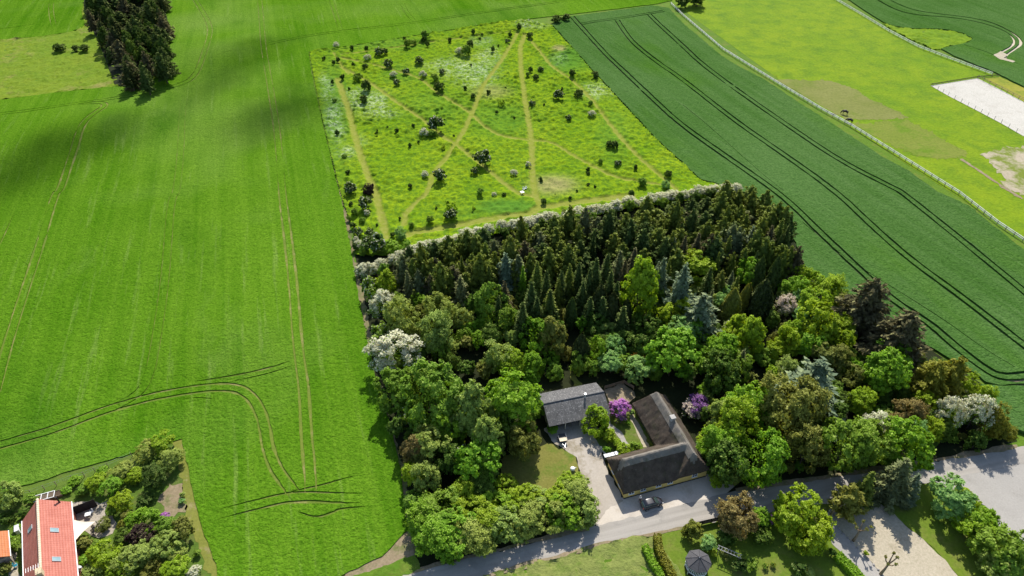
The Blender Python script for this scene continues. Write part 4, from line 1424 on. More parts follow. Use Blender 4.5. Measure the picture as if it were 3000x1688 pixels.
# ------------------------------------------------------------------ wheelie bins, trailer, tub
for i, (u, v, w, lab) in enumerate([(1945, 860, .55, 'small grey-lidded bin, leftmost of four behind the thatched house'),
                                    (2040, 840, .55, 'small bin second from left of four behind the thatched house'),
                                    (2140, 815, .72, 'large pale-lidded bin third from left behind the thatched house'),
                                    (2220, 795, .72, 'large pale-lidded bin, rightmost of four behind the thatched house')]):
    fn = conv(1560, 1240, 9.057)
    x, y = at(*fn(u, v), 1.05)
    b = tag(empty('wheelie_bin', (x, y, 0), HZ + pi), lab, 'bin', 'bins behind the thatched house')
    bm = bmesh.new()
    vb = [bm.verts.new(p) for p in ((-w * .42, -.26, .06), (w * .42, -.26, .06), (w * .42, .26, .06), (-w * .42, .26, .06))]
    vt = [bm.verts.new(p) for p in ((-w / 2, -.34, 1.0), (w / 2, -.34, 1.0), (w / 2, .34, 1.0), (-w / 2, .34, 1.0))]
    bm.faces.new(vb[::-1])
    bm.faces.new(vt)
    for k in range(4):
        bm.faces.new((vb[k], vb[(k + 1) % 4], vt[(k + 1) % 4], vt[k]))
    obj('body', bm_mesh('body', bm, mat_plain('bin_green', (.03, .06, .045), .5)), b)
    bm = bmesh.new()
    bx(bm, -w / 2 - .03, w / 2 + .03, -.38, .37, 0, .06)
    bmesh.ops.bevel(bm, geom=bm.edges[:], offset=.025, segments=2, affect='EDGES')
    obj('lid', bm_mesh('lid', bm, mat_plain('bin_lid', (.50, .53, .56), .35)), b, (0, 0, 1.003))
    for s in (-1, 1):
        bm = bmesh.new()
        tube(bm, [(-.03, 0, 0), (.03, 0, 0)], .1, 12)
        obj('wheel', bm_mesh('wheel', bm, BLACK), b, (s * w * .45, .3, .1))
fn = conv(1560, 1240, 9.057)
ta, tb_ = Vector(at(*fn(760, 280), .55)), Vector(at(*fn(828, 500), .55))
d = tb_ - ta
tr = tag(empty('trailer', (ta.x, ta.y, 0), atan2(d.y, d.x)), 'small flatbed trailer with silver side rails parked before the outbuilding', 'trailer')
L = d.length
box_obj('bed', (L, 1.35, .06), mat_plain('trailer_bed', (.05, .055, .06), .6), tr, (L / 2, 0, .5))
box_obj('front_board', (.75, 1.38, .05), mat_plain('plywood', (.62, .53, .38), .8), tr, (L - .38, 0, .80))
for s in (-1, 1):
    bm = bmesh.new()
    tube(bm, [(0, s * .72, .86), (L, s * .72, .86)], .035, 8)
    for k in range(5):
        tube(bm, [(L * k / 4, s * .72, .56), (L * k / 4, s * .72, .86)], .02, 6)
    obj('side_rail', bm_mesh('side_rail', bm, STEEL), tr)
    bm = bmesh.new()
    tube(bm, [(0, -.09, 0), (0, .09, 0)], .27, 16)
    w_ = obj('wheel', bm_mesh('wheel', bm, BLACK), tr, (L * .48, s * .82, .27))
    bm = bmesh.new()
    tube(bm, [(0, -.1, 0), (0, .1, 0)], .15, 12)
    obj('rim', bm_mesh('rim', bm, STEEL), w_)
bm = bmesh.new()
tube(bm, [(L, -.5, .5), (L + .9, 0, .48)], .04, 6)
tube(bm, [(L, .5, .5), (L + .9, 0, .48)], .04, 6)
tube(bm, [(L + .9, 0, .48), (L + 1.2, 0, .5)], .05, 6)
tube(bm, [(L + .8, 0, 0), (L + .8, 0, .6)], .03, 6)
obj('drawbar', bm_mesh('drawbar', bm, STEEL), tr)
x, y = at(*fn(1065, 1212), .35)
tub = tag(empty('garden_tub', (x, y, 0)), 'small white rounded tub with a spout on the lawn beside the driveway', 'tub')
bm = bmesh.new()
prof = [(0, .02), (.3, .02), (.42, .2), (.45, .42), (.38, .6), (.22, .68), (0, .7)]
rings = [[bm.verts.new((r * cos(2 * pi * k / 16), r * sin(2 * pi * k / 16), z)) for k in range(16)] if r else [bm.verts.new((0, 0, z))] for r, z in prof]
for a, b in zip(rings[:-1], rings[1:]):
    for k in range(16):
        if len(a) == 1:
            bm.faces.new((a[0], b[(k + 1) % 16], b[k]))
        elif len(b) == 1:
            bm.faces.new((a[k], a[(k + 1) % 16], b[0]))
        else:
            bm.faces.new((a[k], a[(k + 1) % 16], b[(k + 1) % 16], b[k]))
obj('vessel', bm_mesh('vessel', bm, WHITE, True), tub)
bm = bmesh.new()
tube(bm, [(.35, .05, .5), (.62, .12, .62)], [.12, .07], 8)
obj('spout', bm_mesh('spout', bm, WHITE), tub)

# white seat set in the meadow
table(2272, 267, Z6, 'white square table in the meadow beside the mown path', 1.0, 1.0, WHITE, .7, .5)
chair(2290, 232, Z6, 'white garden chair behind the white table in the meadow', WHITE, .4)
chair(2318, 222, Z6, 'white garden chair right of the other chair by the meadow table', WHITE, -.2)

# ------------------------------------------------------------------ parked car
ra, rb_ = Vector(at(1880, 1484, .6)), Vector(at(1938, 1466.5, .6))
d = rb_ - ra
cc = (ra + rb_) / 2
car = tag(empty('parked_car', (cc.x, cc.y, 0.06), atan2(d.y, d.x)), 'black hatchback car parked in front of the yellow thatched house', 'car')
PAINT = mat_plain('black_car_paint', (.018, .016, .019), .25, .1, 1, 0, .2, .5, .8)


def loft(secs, mat, name, parent, nz=14, smooth_=True):
    """secs: (x, zlo, zhi, half width low, half width high)"""
    bm = bmesh.new()
    rings = []
    for x, z0, z1, w0, w1 in secs:
        r = []
        for k in range(nz):
            a = 2 * pi * (k + .5) / nz
            cx_ = abs(cos(a)) ** .45 * (1 if cos(a) > 0 else -1)
            sz = abs(sin(a)) ** .45 * (1 if sin(a) > 0 else -1)
            tz = (sz + 1) / 2
            r.append(bm.verts.new((x, cx_ * (w0 + (w1 - w0) * tz), z0 + (z1 - z0) * tz)))
        rings.append(r)
    for a, b in zip(rings[:-1], rings[1:]):
        for k in range(nz):
            bm.faces.new((a[k], a[(k + 1) % nz], b[(k + 1) % nz], b[k]))
    bm.faces.new(rings[0][::-1])
    bm.faces.new(rings[-1])
    return obj(name, bm_mesh(name, bm, mat, smooth_), parent)


loft([(-1.95, .4, .75, .6, .62), (-1.88, .26, .95, .76, .74), (-1.5, .2, 1.0, .83, .78), (-.4, .2, .98, .84, .80), (.7, .2, .95, .84, .78), (1.3, .22, .88, .82, .72), (1.75, .26, .78, .76, .62), (1.97, .36, .66, .58, .5)], PAINT, 'body', car)
CG = mat_plain('car_glass', (.035, .055, .05), .05, .1, 1, 0, 0, .9)
loft([(-1.86, .9, 1.0, .68, .66), (-1.45, .9, 1.38, .72, .58), (-.9, .9, 1.42, .74, .60), (0, .9, 1.43, .75, .60), (.45, .9, 1.36, .75, .58), (1.15, .85, .95, .72, .66)], CG, 'window', car)
loft([(-1.5, 1.36, 1.42, .58, .54), (-.9, 1.41, 1.475, .6, .55), (0, 1.42, 1.485, .6, .55), (.42, 1.35, 1.40, .57, .54)], PAINT, 'roof', car)
for s in (-1, 1):
    for xa, xb, xc in ((.42, .5, 1.12), (-.3, -.35, -.35), (-1.5, -1.6, -1.85)):
        bm = bmesh.new()
        tube(bm, [(xa, s * .575, 1.39), (xc, s * .745, .95)], .035, 6)
        obj('pillar', bm_mesh('pillar', bm, PAINT), car)
bm = bmesh.new()
tube(bm, [(0, -.1, 0), (0, .1, 0)], .31, 18)
tyre = bm_mesh('wheel', bm, BLACK)
bm = bmesh.new()
tube(bm, [(0, -.105, 0), (0, .105, 0)], .19, 10)
rim = bm_mesh('rim', bm, STEEL)
for x in (-1.22, 1.25):
    for s in (-1, 1):
        w_ = obj('wheel', tyre, car, (x, s * .76, .31))
        obj('rim', rim, w_)
for s in (-1, 1):
    box_obj('headlight', (.22, .26, .14), mat_plain('lamp_lens', (.7, .7, .7), .1), car, (1.78, s * .52, .58), -s * .35, .03)
    box_obj('tail_light', (.1, .16, .28), mat_plain('red_lens', (.35, .02, .02), .15), car, (-1.87, s * .64, .68), 0, .02)
    box_obj('mirror', (.12, .2, .13), PAINT, car, (.72, s * .88, .92), 0, .03)
box_obj('bumper', (.06, 1.1, .12), BLACK, car, (1.93, 0, .36), 0, .02)

# ------------------------------------------------------------------ figures grown on a skeleton
def skin(name, parent, mat, verts, edges, rads, sub=1, root=0):
    me = bpy.data.meshes.new(name)
    me.from_pydata(verts, edges, [])
    o = obj(name, me, parent)
    md = o.modifiers.new('skin', 'SKIN')
    md.use_smooth_shade = True
    for i, sv in enumerate(me.skin_vertices[0].data):
        r = rads[i]
        sv.radius = r if isinstance(r, tuple) else (r, r)
        sv.use_root = (i == root)
    sb = o.modifiers.new('sub', 'SUBSURF')
    sb.levels = sb.render_levels = sub
    me.materials.append(mat)
    return o


px_, py_ = at(1873.5, 1470, 0.02)
per = tag(empty('person', (px_, py_, 0.06), radians(-25)), 'person in a pale top and dark trousers standing at the rear corner of the car', 'person')
SKINM = mat_plain('skin', (.55, .36, .27), .6, .08)
J, E_, Rr = [], [], []


def jt(p, r, par=None):
    J.append(p)
    Rr.append(r)
    if par is not None:
        E_.append((par, len(J) - 1))
    return len(J) - 1


pel = jt((0, 0, .93), .13)
wa = jt((0, .0, 1.08), .115, pel)
ch = jt((0, .0, 1.30), (.16, .11), wa)
nk = jt((0, -.01, 1.45), .055, ch)
hd = jt((0, -.02, 1.56), .085, nk)
hc = jt((0, -.03, 1.66), .10, hd)
ht = jt((0, -.01, 1.74), .06, hc)
ns = jt((0, -.135, 1.63), .016, hc)
for s in (-1, 1):
    hp = jt((s * .09, 0, .88), .095, pel)
    kn = jt((s * .10, -.02, .48), .06, hp)
    an = jt((s * .11, .02, .09), .04, kn)
    jt((s * .12, -.13, .04), .04, an)
    sh = jt((s * .19, 0, 1.38), .06, ch)
    el = jt((s * .25, .03, 1.10), .042, sh)
    wr = jt((s * .25, -.10, .88), .03, el)
    pm = jt((s * .25, -.13, .80), (.038, .02), wr)
    for f in range(4):
        f1_ = jt((s * .25 + (f - 1.5) * .018, -.15, .745), .009, pm)
        jt((s * .25 + (f - 1.5) * .018, -.145, .71 - .006 * (f in (1, 2))), .008, f1_)
    th = jt((s * (.25 - .04), -.15, .79), .01, wr)
    jt((s * (.25 - .05), -.17, .76), .009, th)
body = skin('body', per, SKINM, J, E_, Rr, 1)
# clothes follow the same joints
skin('shirt', per, mat_plain('pale_shirt', (.52, .52, .53), .85, .15, 8), [(0, 0, .95), (0, 0, 1.1), (0, 0, 1.3), (0, 0, 1.41), (-.19, 0, 1.38), (-.25, .03, 1.12), (.19, 0, 1.38), (.25, .03, 1.12)],
     [(0, 1), (1, 2), (2, 3), (2, 4), (4, 5), (2, 6), (6, 7)], [.15, .135, (.18, .13), .09, .08, .06, .08, .06], 1)
skin('trousers', per, mat_plain('dark_trousers', (.02, .022, .03), .85), [(0, 0, .98), (0, 0, .92), (-.09, 0, .86), (-.1, -.02, .48), (-.11, .02, .1), (.09, 0, .86), (.1, -.02, .48), (.11, .02, .1)],
     [(0, 1), (1, 2), (2, 3), (3, 4), (1, 5), (5, 6), (6, 7)], [.14, .145, .11, .078, .062, .11, .078, .062], 1)
for s in (-1, 1):
    skin('shoe', per, mat_plain('grey_shoe', (.18, .17, .16), .7), [(s * .11, .06, .05), (s * .115, -.05, .055), (s * .12, -.17, .04)], [(0, 1), (1, 2)], [.045, .05, .042], 1)
skin('hair', per, mat_plain('white_hair', (.70, .69, .67), .8), [(0, .06, 1.60), (0, .035, 1.70), (0, -.04, 1.77)], [(0, 1), (1, 2)], [.075, .095, .07], 1)


def horse(u, v, ang, label, graze):
    x, y = at(*R3(u, v), .9)
    h = tag(empty('horse', (x, y, .03), ang), label, 'horse', 'horses grazing by the white fence')
    COAT = bpy.data.materials.get('dark_bay_coat') or mat_plain('dark_bay_coat', (.028, .018, .014), .55, .3, 2, 0, 0, .4)
    V, E2, R_ = [], [], []

    def j(p, r, par=None):
        V.append(p)
        R_.append(r)
        if par is not None:
            E2.append((par, len(V) - 1))
        return len(V) - 1
    # along -x is forward
    rump = j((.62, 0, 1.26), .27)
    loin = j((.22, 0, 1.27), (.25, .27), rump)
    rib = j((-.18, 0, 1.22), (.27, .31), loin)
    chest = j((-.58, 0, 1.24), (.23, .29), rib)
    if graze:
        n1 = j((-.92, 0, 1.12), .17, chest)
        n2 = j((-1.18, 0, .80), .12, n1)
        po = j((-1.34, 0, .52), .11, n2)
        mz = j((-1.36, 0, .26), .075, po)
        j((-1.34, 0, .08), .06, mz)
        ear = [(-1.40, s * .07, .62) for s in (-1, 1)]
    else:
        n1 = j((-.90, 0, 1.42), .17, chest)
        n2 = j((-1.12, 0, 1.62), .12, n1)
        po = j((-1.28, 0, 1.70), .11, n2)
        mz = j((-1.50, 0, 1.52), .08, po)
        j((-1.64, 0, 1.40), .06, mz)
        ear = [(-1.24, s * .07, 1.84) for s in (-1, 1)]
    for e in ear:
        j(e, .022, po)
    for s in (-1, 1):
        sh_ = j((-.56, s * .17, 1.0), .13, chest)
        el_ = j((-.58, s * .18, .80), .085, sh_)
        kn_ = j((-.60, s * .17, .46), .055, el_)
        fe_ = j((-.60, s * .17, .13), .042, kn_)
        j((-.64, s * .17, .03), .05, fe_)
        st_ = j((.62, s * .18, .98), .16, rump)
        gk_ = j((.50, s * .19, .76), .10, st_)
        hk_ = j((.74, s * .17, .48), .055, gk_)
        f2_ = j((.68, s * .17, .13), .042, hk_)
        j((.63, s * .17, .03), .05, f2_)
    R_ = [tuple(q * 1.5 for q in r) if isinstance(r, tuple) else r * (1.5 if r > .1 else 1.7) for r in R_]
    skin('body', h, COAT, V, E2, R_, 2)
    skin('tail', h, BLACK, [(.58, 0, 1.36), (.84, 0, 1.14), (.90, 0, .55)], [(0, 1), (1, 2)], [.09, .11, .06], 1)
    mn_ = [(-.62, 0, 1.50), (-.98, 0, 1.28), (-1.26, 0, .92), (-1.42, 0, .60)] if graze else [(-.62, 0, 1.52), (-.86, 0, 1.62), (-1.06, 0, 1.74), (-1.24, 0, 1.80)]
    skin('mane', h, BLACK, mn_, [(0, 1), (1, 2), (2, 3)], [.06, .09, .09, .06], 1)
    for s in (-1, 1):
        for x0 in (-.64, .63):
            box_obj('hoof', (.13, .11, .07), BLACK, h, (x0, s * .17, -.035))
    return h


horse(1228, 845, radians(-28), 'dark brown horse, farther of two grazing beside the white fence', True)
horse(1263, 908, radians(-32), 'dark brown horse, nearer of two, standing right behind the white fence', True)

# kerb stones between lane and gravel lot
bm = bmesh.new()
bmesh.ops.create_icosphere(bm, subdivisions=1, radius=.24)
for v in bm.verts:
    v.co *= 1 + random.uniform(-.2, .2)
    v.co.z *= .6
stone = bm_mesh('edging_stone', bm, mat_plain('field_stone', (.30, .28, .26), .9, .35, 3, .3))
L = resample(np.array(pl(G3, (1150, 1045), (1210, 1125), (1275, 1195), (1400, 1320), (1510, 1449))), .85)
for i, p in enumerate(L):
    o = obj('edging_stone', stone, None, (p[0] + random.uniform(-.1, .1), p[1] + random.uniform(-.1, .1), .12), random.uniform(0, 6))
    o.scale = (random.uniform(.8, 1.3), random.uniform(.7, 1.1), random.uniform(.7, 1.1))
    tag(o, 'rough grey edging stone in the row between gravel lane and sandy lot', 'stone', 'edging stones along the gravel lane')

# ------------------------------------------------------------------ crowns built from leaf clumps
def norm(a):
    return a / np.maximum(np.linalg.norm(a, axis=-1, keepdims=True), 1e-9)


def leaf_mesh(name, C, Nn, size, tint, ell=.62, flower=None, axis=None):
    """one four-cornered leaf spray per centre C with normal Nn"""
    n = len(C)
    Nn = norm(Nn)
    if axis is None:
        t = norm(np.cross(Nn, RNG.normal(size=(n, 3))))
    else:
        t = norm(axis - Nn * (axis * Nn).sum(1, keepdims=True))
    b = np.cross(Nn, t)
    s = size[:, None] if np.ndim(size) else size
    V = np.stack([C - t * s, C + b * s * ell - t * s * .1, C + t * s, C - b * s * ell + t * s * .1], 1).reshape(-1, 3)
    Q = np.arange(4 * n).reshape(n, 4)
    me = mesh_np(name, V, Q, [LEAF['mid'], FLOWER['white']])
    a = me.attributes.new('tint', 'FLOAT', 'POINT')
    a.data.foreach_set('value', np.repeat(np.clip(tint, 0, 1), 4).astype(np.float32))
    if flower is not None:
        me.polygons.foreach_set('material_index', flower.astype(np.int32))
    return me


def sph(n):
    return norm(RNG.normal(size=(n, 3)))


def round_crown(lobes=16, sub=15, leaves=42, size=.052, zlow=-.8, spread=.62, lr=(.30, .46), point=0.0, dome=False, bloom=0.0, flat=1.0):
    """crown of unit radius: boughs -> twig clumps -> leaves"""
    C, Nn, tn, fl = [], [], [], []
    made = 0
    while made < lobes:
        d = sph(1)[0]
        if d[2] < zlow:
            continue
        made += 1
        rr = spread * RNG.uniform(.75, 1.1)
        taper = 1 - point * max(0, d[2])
        lc = d * rr * np.array([taper, taper, 1 + point * .35])
        r = RNG.uniform(*lr) * (1 - point * .4 * max(0, d[2]))
        ltint = RNG.uniform(-.22, .22)
        dirs = sph(sub * 3)
        dirs = dirs[(dirs @ d) > -.35][:sub]
        for q in dirs:
            cr = r * RNG.uniform(.26, .52)
            cc_ = lc + q * r * RNG.uniform(.6, 1.25)
            off = sph(leaves) * (RNG.random((leaves, 1)) ** .5) * cr
            off[:, 2] *= .7
            C.append(cc_ + off)
            Nn.append(norm(q * .7 + d * .3) * .8 + sph(leaves) * .75 + np.array([0, 0, .6]))
            tn.append(.5 + ltint + RNG.uniform(-.15, .15) + RNG.normal(0, .16, leaves))
            up = (cc_[2] + .25 * q[2] + .3)
            fl.append(RNG.random(leaves) < bloom * np.clip(.35 + up * .9, 0, 1))
    m = 260
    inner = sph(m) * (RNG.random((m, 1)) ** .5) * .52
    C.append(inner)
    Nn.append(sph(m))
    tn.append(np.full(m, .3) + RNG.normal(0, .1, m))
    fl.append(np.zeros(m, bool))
    C = np.vstack(C)
    if dome:
        C[:, 2] = np.where(C[:, 2] < -.55, -.55 - .3 * RNG.random(len(C)), C[:, 2])
    C[:, 2] *= flat
    n = len(C)
    return leaf_mesh('crown', C, np.vstack(Nn), size * RNG.uniform(.7, 1.35, n), np.concatenate(tn), flower=np.concatenate(fl) if bloom else None)


def conifer_crown(levels=13, br=9, z0=.12, prof=.85, rag=.18, droop=-.06, tipup=.05, nq=9, size=.085, width=.42, tuft=3, gap=0.0, r0=1.0, A=4.0, core=420):
    """unit height, unit base radius; whorls of needle-clad branches"""
    C, Nn, Ax, S, tn = [], [], [], [], []
    for i in range(levels):
        f = i / (levels - 1)
        h = z0 + (1 - z0) * f * .985
        R = r0 * (1 - f) ** prof + .05
        nb_ = max(4, int(br * (1 - .45 * f)))
        a0 = RNG.uniform(0, 6.28)
        for k in range(nb_):
            if RNG.random() < gap:
                continue
            a = a0 + 2 * pi * k / nb_ + RNG.normal(0, .18)
            ln = R * RNG.uniform(1 - rag * 1.6, 1 + rag)
            u = np.array([cos(a), sin(a), 0])
            bt = RNG.uniform(-.2, .2) + .1 * f
            m = max(3, int(nq * ln / max(r0, .3)))
            t = np.linspace(.22, 1, m)
            z = h + droop * t ** 1.3 * (1 - .5 * f) + tipup * t ** 3 + RNG.normal(0, .006)
            side = np.array([-sin(a), cos(a), 0])
            for s in (-1, 0, 1):
                lat = s * .16 * ln * (1 - t * .55)
                pos = u * (t * ln)[:, None] + side * lat[:, None]
                pos[:, 2] = z - abs(s) * .012
                C.append(pos + RNG.normal(0, .012, pos.shape))
                Nn.append(np.array([0, 0, 1.0]) + u * (.25 - f * .1) + RNG.normal(0, .38, pos.shape))
                Ax.append(np.tile(u + side * s * .8, (m, 1)) + RNG.normal(0, .2, pos.shape))
                S.append(np.full(m, size) * RNG.uniform(.7, 1.3, m) * (.6 + .5 * R))
                tn.append(.35 + bt + .35 * t + RNG.normal(0, .12, m))  # tint rises outward, here and in the tufts, painting sunlit tips
            if tuft:
                pos = u * ln * RNG.uniform(.8, 1.0) + RNG.normal(0, .06, (tuft, 3)) * np.array([1, 1, .3])
                pos[:, 2] += z[-1] + .01
                C.append(pos)
                Nn.append(u * .35 + RNG.normal(0, .4, (tuft, 3)) + np.array([0, 0, .9]))
                Ax.append(np.tile(u + np.array([0, 0, .12]), (tuft, 1)) + RNG.normal(0, .45, (tuft, 3)))
                S.append(np.full(tuft, size * .8))
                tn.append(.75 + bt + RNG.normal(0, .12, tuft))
    if core:
        f = RNG.random(core) ** .8
        a = RNG.uniform(0, 6.283, core)
        rr = (r0 * (1 - f) ** prof + .04) * RNG.uniform(.35, .68, core)
        C.append(np.stack([rr * np.cos(a), rr * np.sin(a), z0 + (1 - z0) * f * .96], 1))
        Nn.append(np.stack([np.cos(a), np.sin(a), .5 + 0 * a], 1) + RNG.normal(0, .4, (core, 3)))
        Ax.append(RNG.normal(0, 1, (core, 3)))
        S.append(np.full(core, size * 1.35))
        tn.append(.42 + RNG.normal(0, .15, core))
    m = 30
    pos = RNG.normal(0, .03, (m, 3))
    pos[:, 2] = RNG.uniform(.9, 1.02, m)
    C.append(pos)
    Nn.append(sph(m))
    Ax.append(np.tile([0, 0, 1.0], (m, 1)))
    S.append(np.full(m, size * .6))
    tn.append(np.full(m, .7))
    C = np.vstack(C)
    C = C * np.array([1, 1, A])
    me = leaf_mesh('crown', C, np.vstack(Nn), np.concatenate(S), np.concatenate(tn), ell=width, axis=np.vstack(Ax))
    return me


def column_crown(n=3600, size=.13, egg=.75, A=3.5):
    """dense smooth thuja or yew: unit height, unit radius"""
    z = RNG.random(n) ** .85
    a = RNG.uniform(0, 2 * pi, n)
    lob = 1 + .10 * np.sin(a * 3 + 5 * z + RNG.uniform(0, 6)) + .07 * np.sin(a * 7 - 11 * z)
    r = (np.sin(np.clip(.15 + z, 0, 1) ** .7 * pi * .5 + .0) ** .3) * (1 - z ** 1.7) ** egg * lob * (1 - .16 * RNG.random(n) ** 2)
    C = np.stack([r * np.cos(a), r * np.sin(a), z], 1)
    C += RNG.normal(0, .02, C.shape)
    Nn = np.stack([np.cos(a), np.sin(a), .35 + 0 * a], 1) + RNG.normal(0, .45, (n, 3))
    Ax = np.tile([0, 0, 1.0], (n, 1)) + Nn * .3 + RNG.normal(0, .2, (n, 3))
    C = C * np.array([1, 1, A])
    return leaf_mesh('crown', C, Nn, size * RNG.uniform(.7, 1.4, n), .45 + .3 * (lob - 1) * 4 + RNG.normal(0, .2, n), ell=.5, axis=Ax)


CR = {
    'round': [round_crown() for _ in range(4)],
    'bough': [round_crown(lobes=20, sub=13, leaves=34, size=.050, spread=.72, lr=(.20, .36)) for _ in range(3)],
    'tall': [round_crown(lobes=18, point=.5, lr=(.26, .40), spread=.66) for _ in range(3)],
    'fine': [round_crown(lobes=18, sub=18, leaves=38, size=.040, spread=.62, lr=(.26, .40)) for _ in range(3)],
    'shrub': [round_crown(lobes=9, sub=10, leaves=30, size=.085, zlow=-.35, dome=True, lr=(.34, .5), spread=.5) for _ in range(4)],
    'tiny': [round_crown(lobes=6, sub=6, leaves=14, size=.17, zlow=-.5, spread=.45, lr=(.3, .5)) for _ in range(4)],
    'airy': [round_crown(lobes=10, sub=5, leaves=12, size=.10, spread=.72, lr=(.18, .30)) for _ in range(3)],
    'bloom': [round_crown(lobes=15, sub=14, leaves=44, size=.042, zlow=-.4, bloom=.95, lr=(.28, .42)) for _ in range(3)],
    'halfbloom': [round_crown(lobes=10, sub=9, leaves=18, size=.11, zlow=-.4, bloom=.13) for _ in range(3)],
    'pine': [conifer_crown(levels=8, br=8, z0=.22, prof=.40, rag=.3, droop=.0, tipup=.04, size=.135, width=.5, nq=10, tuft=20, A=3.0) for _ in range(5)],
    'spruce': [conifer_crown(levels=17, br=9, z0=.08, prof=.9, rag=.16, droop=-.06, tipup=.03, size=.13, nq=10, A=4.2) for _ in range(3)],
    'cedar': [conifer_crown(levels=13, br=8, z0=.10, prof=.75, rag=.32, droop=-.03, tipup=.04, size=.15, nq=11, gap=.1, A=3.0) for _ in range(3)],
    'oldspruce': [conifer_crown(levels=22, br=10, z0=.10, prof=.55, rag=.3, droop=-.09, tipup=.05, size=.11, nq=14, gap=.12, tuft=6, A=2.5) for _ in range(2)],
    'column': [column_crown() for _ in range(3)],
    'clipped': [column_crown(2400, .12, .3) for _ in range(2)],
}


def trunk_mesh(limbs=5, taper=.5, top=1.0, cone=False):
    bm = bmesh.new()
    bend = [(0, 0, -.01)]
    for i in range(1, 6):
        bend.append((random.uniform(-.03, .03) * i / 3, random.uniform(-.03, .03) * i / 3, top * i / 5))
    tube(bm, bend, [1 * .035 * (1.25 if i == 0 else 1 - (1 - taper * .5) * i / 5) for i in range(6)], 7)
    if not cone:
        for _ in range(limbs):
            h = random.uniform(.32, .75) * top
            a = random.uniform(0, 6.28)
            l = random.uniform(.14, .26)
            tube(bm, [(0, 0, h), (cos(a) * l * .5, sin(a) * l * .5, h + l * .4), (cos(a) * l, sin(a) * l, h + l * 1.0)], [.016, .011, .005], 5)
    return bm_mesh('trunk', bm, BARK, True)


TRUNK = [trunk_mesh() for _ in range(4)]
TRUNKC = [trunk_mesh(0, .1, .96, True) for _ in range(2)]
PLANTS = []          # object, class phrase, zone phrase, sort key
cnt = {}


def pick(kind):
    cnt[kind] = cnt.get(kind, random.randint(0, 3)) + 1
    return CR[kind][cnt[kind] % len(CR[kind])]


ASPECT = {'pine': 3.0, 'spruce': 4.2, 'cedar': 3.0, 'oldspruce': 2.5, 'column': 3.5, 'clipped': 3.5}


def plant(name, kind, leaf, x, y, R, rz, zc, cat, group, phrase, zone, flower=None, zg=0.0, H=None, conifer=False, bark=None, key=None, tilt=0.0):
    """a tree or shrub: Empty at the foot, crown and trunk as children"""
    t = empty(name, (x, y, zg), random.uniform(0, 6.283))
    if tilt:
        t.rotation_euler = (random.uniform(-tilt, tilt), random.uniform(-tilt, tilt), t.rotation_euler[2])
    c = obj('crown', pick(kind), t, (0, 0, zc))
    w = random.uniform(.92, 1.08)
    c.scale = (R * w, R / w, rz / ASPECT.get(kind, 1.0))
    c.rotation_euler = (0, 0, random.uniform(0, 6.28))
    c.material_slots[0].link = 'OBJECT'
    c.material_slots[0].material = LEAF[leaf]
    if len(c.material_slots) > 1:
        c.material_slots[1].link = 'OBJECT'
        c.material_slots[1].material = FLOWER[flower] if flower else LEAF[leaf]
    if H:
        k = obj('trunk', random.choice(TRUNKC if conifer else TRUNK), t)
        th = H * (1.0 if conifer else .78)
        tw = (th * .55 if conifer else max(th * .8, R * 1.1)) * (1.0 if R > 1.2 else .7)
        k.scale = (tw, tw, th)
    PLANTS.append((t, phrase, zone, x / max(y, 1) if key is None else key, cat, group))
    return t


def leafy(fn, u, v, w, leaf, kind='round', asp=1.0, phrase=None, zone=None, flower=None, name='broadleaf_tree', cat='tree', group='broadleaf trees of the wood', clear=1.1, squash=1.0):
    """place a leafy tree from its crown centre and crown width in a view of the photograph"""
    cu, cv = fn(u, v)
    eu, ev = fn(u + w / 2, v)
    R, zc = 3.0, 4.0
    for _ in range(5):
        x, y = att(cu, cv, zc)
        R = abs(eu - cu) * depth_of(x, y, zc) / F
        R *= 1.06 if 'wood' in group else (.86 if 'lower left' in group else 1.0)
        zr = R * asp * (1.3 if 'wood' in group else (.92 if 'lower left' in group else 1.1))
        zc = zr * .86 + clear * .5
    zg = float(T(x, y))
    return plant(name, kind, leaf, x, y, R * 1.16, zr, zc, cat, group, phrase or WORD[leaf], zone or wood_zone(cu, cv), flower, zg, zc + zr * .3)


def conif(fn, u, v, w, h, leaf, kind, phrase=None, zone=None, name='conifer_tree', cat='tree', group='conifers of the wood'):
    """place a conifer from its tip, width and height"""
    cu, cv = fn(u, v)
    eu, ev = fn(u + w / 2, v)
    x, y = att(cu, cv, h)
    R = abs(eu - cu) * depth_of(x, y, h * .5) / F * (1.4 if kind == 'cedar' else 1.25)
    return plant(name, kind, leaf, x, y, R, h, 0, cat, group, phrase or WORDC[leaf], zone or wood_zone(cu, cv), None, float(T(x, y)), h, True)


WORD = {'lime': 'yellow-green leafy tree', 'fresh': 'bright green leafy tree', 'mid': 'mid-green leafy tree', 'deep': 'dark green leafy tree', 'sage': 'soft grey-green leafy tree',
        'mint': 'pale bluish-green leafy tree', 'olive': 'olive-brown leafy tree', 'gold': 'golden-green tree', 'bronze': 'bronze-brown leafy tree', 'purple': 'dark purple-leaved tree', 'thorn': 'dark thorn bush'}
WORDC = {'pine': 'dark olive pine', 'spruce': 'dark green spruce', 'blue': 'blue-grey cedar', 'greypine': 'grey-green pine', 'brownpine': 'brownish thin conifer', 'yew': 'blackish-green columnar conifer', 'gold': 'golden conifer', 'thorn': 'dark tree', 'fresh': 'bright green young spruce', 'olive': 'olive columnar conifer'}


